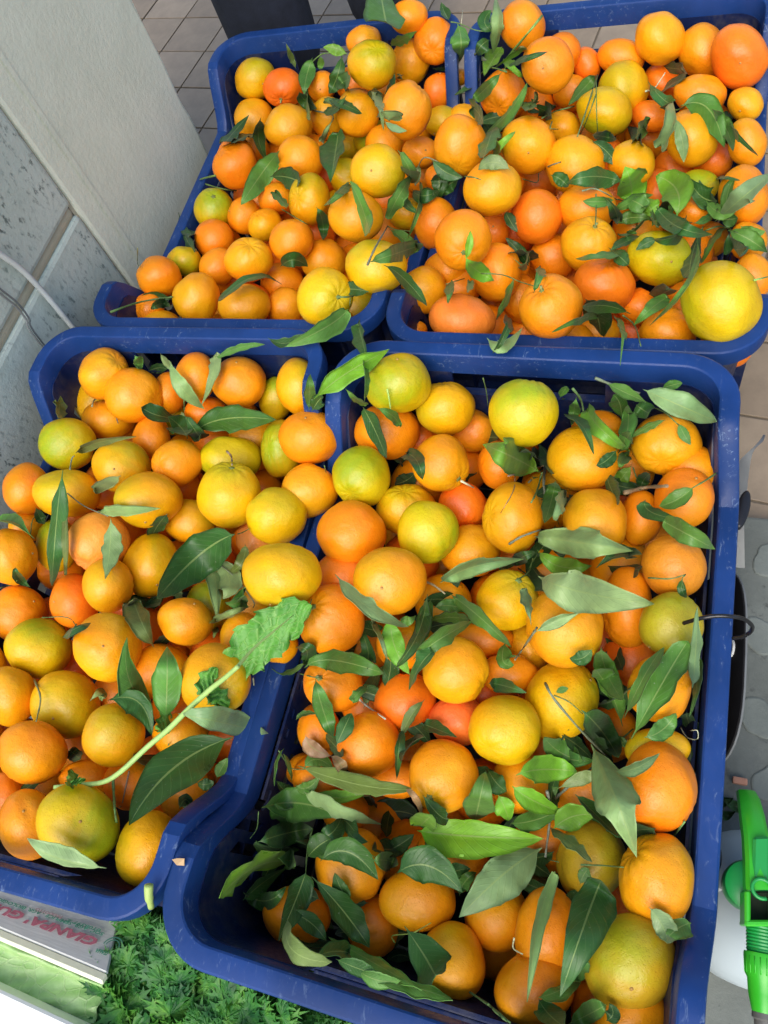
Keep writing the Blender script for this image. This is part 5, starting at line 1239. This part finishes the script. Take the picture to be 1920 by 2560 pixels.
    vs, fs = [], []; ang = np.linspace(.4, 5.2, 16); cc = P(1905, 2222, .2385)
    tube(vs, fs, [cc - org + np.array([.0065 * math.cos(a_), .0065 * math.sin(a_), 0]) for a_ in ang], .0014, 8); link('spring_seat', mesh('spring_seat', vs, fs), GR2, root)
    p0 = P(1905, 2306, .221); ax = P(1909, 2480, .221) - p0; Lx = np.linalg.norm(ax); ax /= Lx
    prof = [(.0108, 0)] 
    for k in range(9): prof += [(.0110, .0008 + k * .0022), (.0104, .0019 + k * .0022)]
    prof += [(.0100, .0210), (.0125, .0212)]
    lathe(prof + [(.0123, .0213)], 'threaded_neck', GR2, p0, ax)
    lathe([(.0122, .0200), (.0126, .0215), (.0120, .034), (.0105, .0365), (.0100, .046), (.0082, .055), (.0078, .0565)], 'nozzle', GR, p0, ax)
    lathe([(.0078, .0566), (.0080, .060), (.0066, .0612), (.0062, .068), (.0048, .0715), (.002, .0716)], 'nozzle_tip', GY, p0, ax)
    for k in range(20):
        an = 2 * math.pi * k / 20; R = rot_to(ax); a_ = p0 + R @ np.array([.0122 * math.cos(an), .0122 * math.sin(an), .0225]); b_ = p0 + R @ np.array([.0118 * math.cos(an), .0118 * math.sin(an), .0335])
        vs, fs = [], []; tube(vs, fs, [a_ - org, b_ - org], .0006, 4); link('grip_rib', mesh('grip_rib', vs, fs), GR, root)
spray_bottle()
def debris():
    o, n = None, None
    rr = random.Random(8); vs, fs = [], []
    # dark leafy scraps and a clay chip on the paving
    for k, (u, v, s, tone) in enumerate(((1808, 2000, 26, 'd'), (1838, 2010, 30, 'd'), (1815, 2035, 24, 'u'))):
        pts = [(u - s, v - s * .4), (u, v + s * .2), (u + s, v + rr.uniform(-10, 10))]
        t = np.linspace(0, 1, 9); c = bez(*pts, t); vs, uvs = [], []
        for i, q in enumerate(c):
            for j in range(5):
                sgn = j / 2 - 1; w_ = s * .5 * math.sin(math.pi * min(max(t[i], .03), .97)); vs.append(P(q[0], q[1] + sgn * w_, .030 + .006 * abs(sgn) + .003 * math.sin(i)))
        vs2 = vs + [p - np.array([0, 0, .0006]) for p in vs]; f = [(i * 5 + j, i * 5 + j + 1, (i + 1) * 5 + j + 1, (i + 1) * 5 + j) for i in range(8) for j in range(4)]
        f += [tuple(x + 45 for x in g[::-1]) for g in f]
        o = link('fallen_leaf', mesh('fallen_leaf', vs2, f), LEAF); o.color = (.04, .10, .03, 1)
        tag(o, ['upper left dark fallen leaf on the paving above the spray bottle', 'right-hand dark fallen leaf on the paving beside the green trigger', 'lowest dark fallen leaf on the paving above the spray bottle'][k], 'leaf', 'fallen leaves on the paving')
    bm = bmesh.new(); p = P(1850, 1952, .034); box_bm(bm, p[0] - .007, p[0] + .007, p[1] - .0035, p[1] + .0035, .029, .036, .002)
    tag(bm_obj('clay_chip', bm, m_simple('clay', (.40, .20, .13), .9), smooth=False), 'small reddish clay chip on the paving above the spray bottle', 'chip')
debris()
# ------------------------------------------------------------------ person behind the rear left crate: trousers and shoes are all the photo shows
def person():
    JN = m_simple('dark_navy_cloth', (.010, .014, .026), .9, .35, 60, .5, 500, .001); SH = m_simple('black_shoe', (.012, .012, .014), .5)
    a1 = P(655, 60, .02); l1 = P(668, 45, .2); l2 = P(962, 0, .12); base = np.array([l1[0], l1[1], 0]); dx_, dy_ = l2[0] - l1[0], l2[1] - l1[1]; root = empty('person', base)
    tag(root, 'person in dark navy trousers standing behind the rear left crate, only the legs in view', 'person')
    def skin(name, verts, edges, radii, mat, rt=0):
        me = bpy.data.meshes.new(name); me.from_pydata(verts, edges, []); o = bpy.data.objects.new(name, me); COL.objects.link(o)
        m = o.modifiers.new('s', 'SKIN'); 
        for i, r in enumerate(radii): me.skin_vertices[0].data[i].radius = (r, r)
        me.skin_vertices[0].data[rt].use_root = True
        o.modifiers.new('d', 'SUBSURF').levels = 2; bpy.context.view_layer.update()
        m2 = bpy.data.meshes.new_from_object(o.evaluated_get(bpy.context.evaluated_depsgraph_get())); bpy.data.objects.remove(o)
        return link(name, m2, mat, root)
    L1 = [(0, 0, .07), (0, .0, .28), (.0, .0, .50), (.03, .03, .80)]; R1 = [(dx_, dy_, .07), (dx_, dy_, .28), (dx_ * .9, dy_, .50), (dx_ * .8, dy_ * .8, .80)]
    V = [(.12, .06, 1.0)] + L1[::-1] + R1[::-1] + [(.12, .07, 1.12)]
    E_ = [(0, 1), (1, 2), (2, 3), (3, 4), (0, 5), (5, 6), (6, 7), (7, 8), (0, 9)]
    skin('trousers', V, E_, [.15, .108, .092, .086, .080, .105, .088, .076, .072, .15], JN)
    for (x, y) in ((0, 0), (dx_, dy_)):
        skin('shoe', [(x, y + .05, .045), (x, y - .03, .05), (x, y - .12, .035), (x, y - .19, .03)], [(0, 1), (1, 2), (2, 3)], [.044, .046, .044, .034], SH)
person()
# ------------------------------------------------------------------ labels
def zone(k, u, v):
    X = P(u, v, CR[k][3] - .02); lx, ly = in_crate(k, X)
    row = 'far' if ly > .10 else ('near' if ly < -.10 else 'middle'); col = 'left' if lx < -.065 else ('right' if lx > .065 else 'centre')
    return {('far', 'left'): 'far left', ('far', 'centre'): 'far end', ('far', 'right'): 'far right', ('middle', 'left'): 'left side', ('middle', 'centre'): 'middle', ('middle', 'right'): 'right side',
            ('near', 'left'): 'near left', ('near', 'centre'): 'near end', ('near', 'right'): 'near right'}[(row, col)]
ORD = ['', 'second ', 'third ', 'fourth ', 'fifth ', 'sixth ', 'seventh ', 'eighth ', 'ninth ']
ORDW = 'first second third fourth fifth sixth seventh eighth ninth tenth eleventh twelfth thirteenth fourteenth fifteenth'.split()
NUMW = {2: 'two', 3: 'three', 4: 'four', 5: 'five', 6: 'six', 7: 'seven', 8: 'eight', 9: 'nine', 10: 'ten'}
def resolve(items, basef, extras):
    """items with .base text; split clashes by extras, else by place in the photo"""
    g = {}
    for it in items: g.setdefault(basef(it), []).append(it)
    for b, L in g.items():
        if len(L) == 1: L[0]['lab'] = b; continue
        sub = {}
        for it in L: sub.setdefault(extras(it), []).append(it)
        for ex, S in sub.items():
            bb = b + (' ' + ex if ex and len(sub) > 1 else '')
            if len(S) == 1: S[0]['lab'] = bb; continue
            du = max(i['u'] for i in S) - min(i['u'] for i in S); dv = max(i['v'] for i in S) - min(i['v'] for i in S)
            key, first, last = ('u', 'leftmost', 'rightmost') if du > dv else ('v', 'uppermost', 'lowest')
            S.sort(key=lambda i: i[key]); n = len(S)
            for k, it in enumerate(S):
                if k == 0: w_ = first
                elif k == n - 1: w_ = last
                else: w_ = ORDW[k] + (' from left' if key == 'u' else ' from top')
                it['lab'] = f'{bb}, {w_}'
def fsize(d):
    q = rad(d); return 'small ' if q < .0305 else ('big ' if q > .0375 else '')
def fbase(d):
    lay = {0: 'on top', 1: 'half covered', 2: 'deep in gap'}[d['lay']]
    return f"{fsize(d)}{CNAME[d['c']]} mandarin {lay}, {NAMES[d['cr']]} crate, {zone(d['cr'], d['u'], d['v'])}"
def fextra(d):
    if d.get('stem'): return 'with stem'
    if d.get('calyx'): return 'with calyx'
    if d.get('dot'): return 'with blossom dot'
    return ''
resolve(fruits, fbase, fextra)
seen = {}
for d in fruits:
    seen[d['lab']] = seen.get(d['lab'], 0) + 1
    tag(d['obj'], d['lab'], 'mandarin', 'mandarins heaped in the four blue crates')
print('dupe fruit labels', sum(v > 1 for v in seen.values()), 'max words', max(len(k.split()) for k in seen))
def near_fruit(s):
    k = crate_of(s['u'], s['v']); return k
def swidth(s):
    q = s['ps'][0]; L = math.dist(q['pts'][0], q['pts'][-1]); return 'long ' if L > 130 else ('short ' if L < 45 else '')
def sbase(s):
    k = crate_of(s['u'], s['v']); z_ = zone(k, s['u'], s['v'])
    if s['nl'] + s['nt'] == 1:
        if s['nl']: what = f"{swidth(s)}{TNAME[s['tone']]} {'narrow ' if s['ps'][0]['w'] < 24 else ('broad ' if s['ps'][0]['w'] > 55 else '')}leaf"
        else: what = f"{swidth(s)}bare twig"
    elif s['nt']: what = f"{'green ' if s['tone'] in 'dmb' else ''}twig with {NUMW.get(s['nl'], 'one') if s['nl'] != 1 else 'one'} {'leaf' if s['nl'] == 1 else 'leaves'}" if s['nl'] else 'forked bare twig'
    else: what = f"pair of {TNAME[s['tone']]} leaves" if s['nl'] == 2 else f"tuft of {NUMW.get(s['nl'], 'many')} leaves"
    return f"{what} lying in {NAMES[k]} crate, {z_}"
resolve(sprigs, sbase, lambda s: '')
for s in sprigs:
    one = s['nl'] + s['nt'] == 1
    cat = ('leaf' if s['nl'] else 'twig') if one else ('leafy twig' if s['nt'] else 'leaf cluster')
    tag(s['obj'], s['lab'], cat, {'leaf': 'loose citrus leaves on the mandarins', 'twig': 'bare citrus twigs', 'leafy twig': 'leafy citrus twigs', 'leaf cluster': 'citrus leaf clusters'}[cat])
print('objects', len(bpy.data.objects), 'faces', sum(len(m.polygons) for m in bpy.data.meshes))
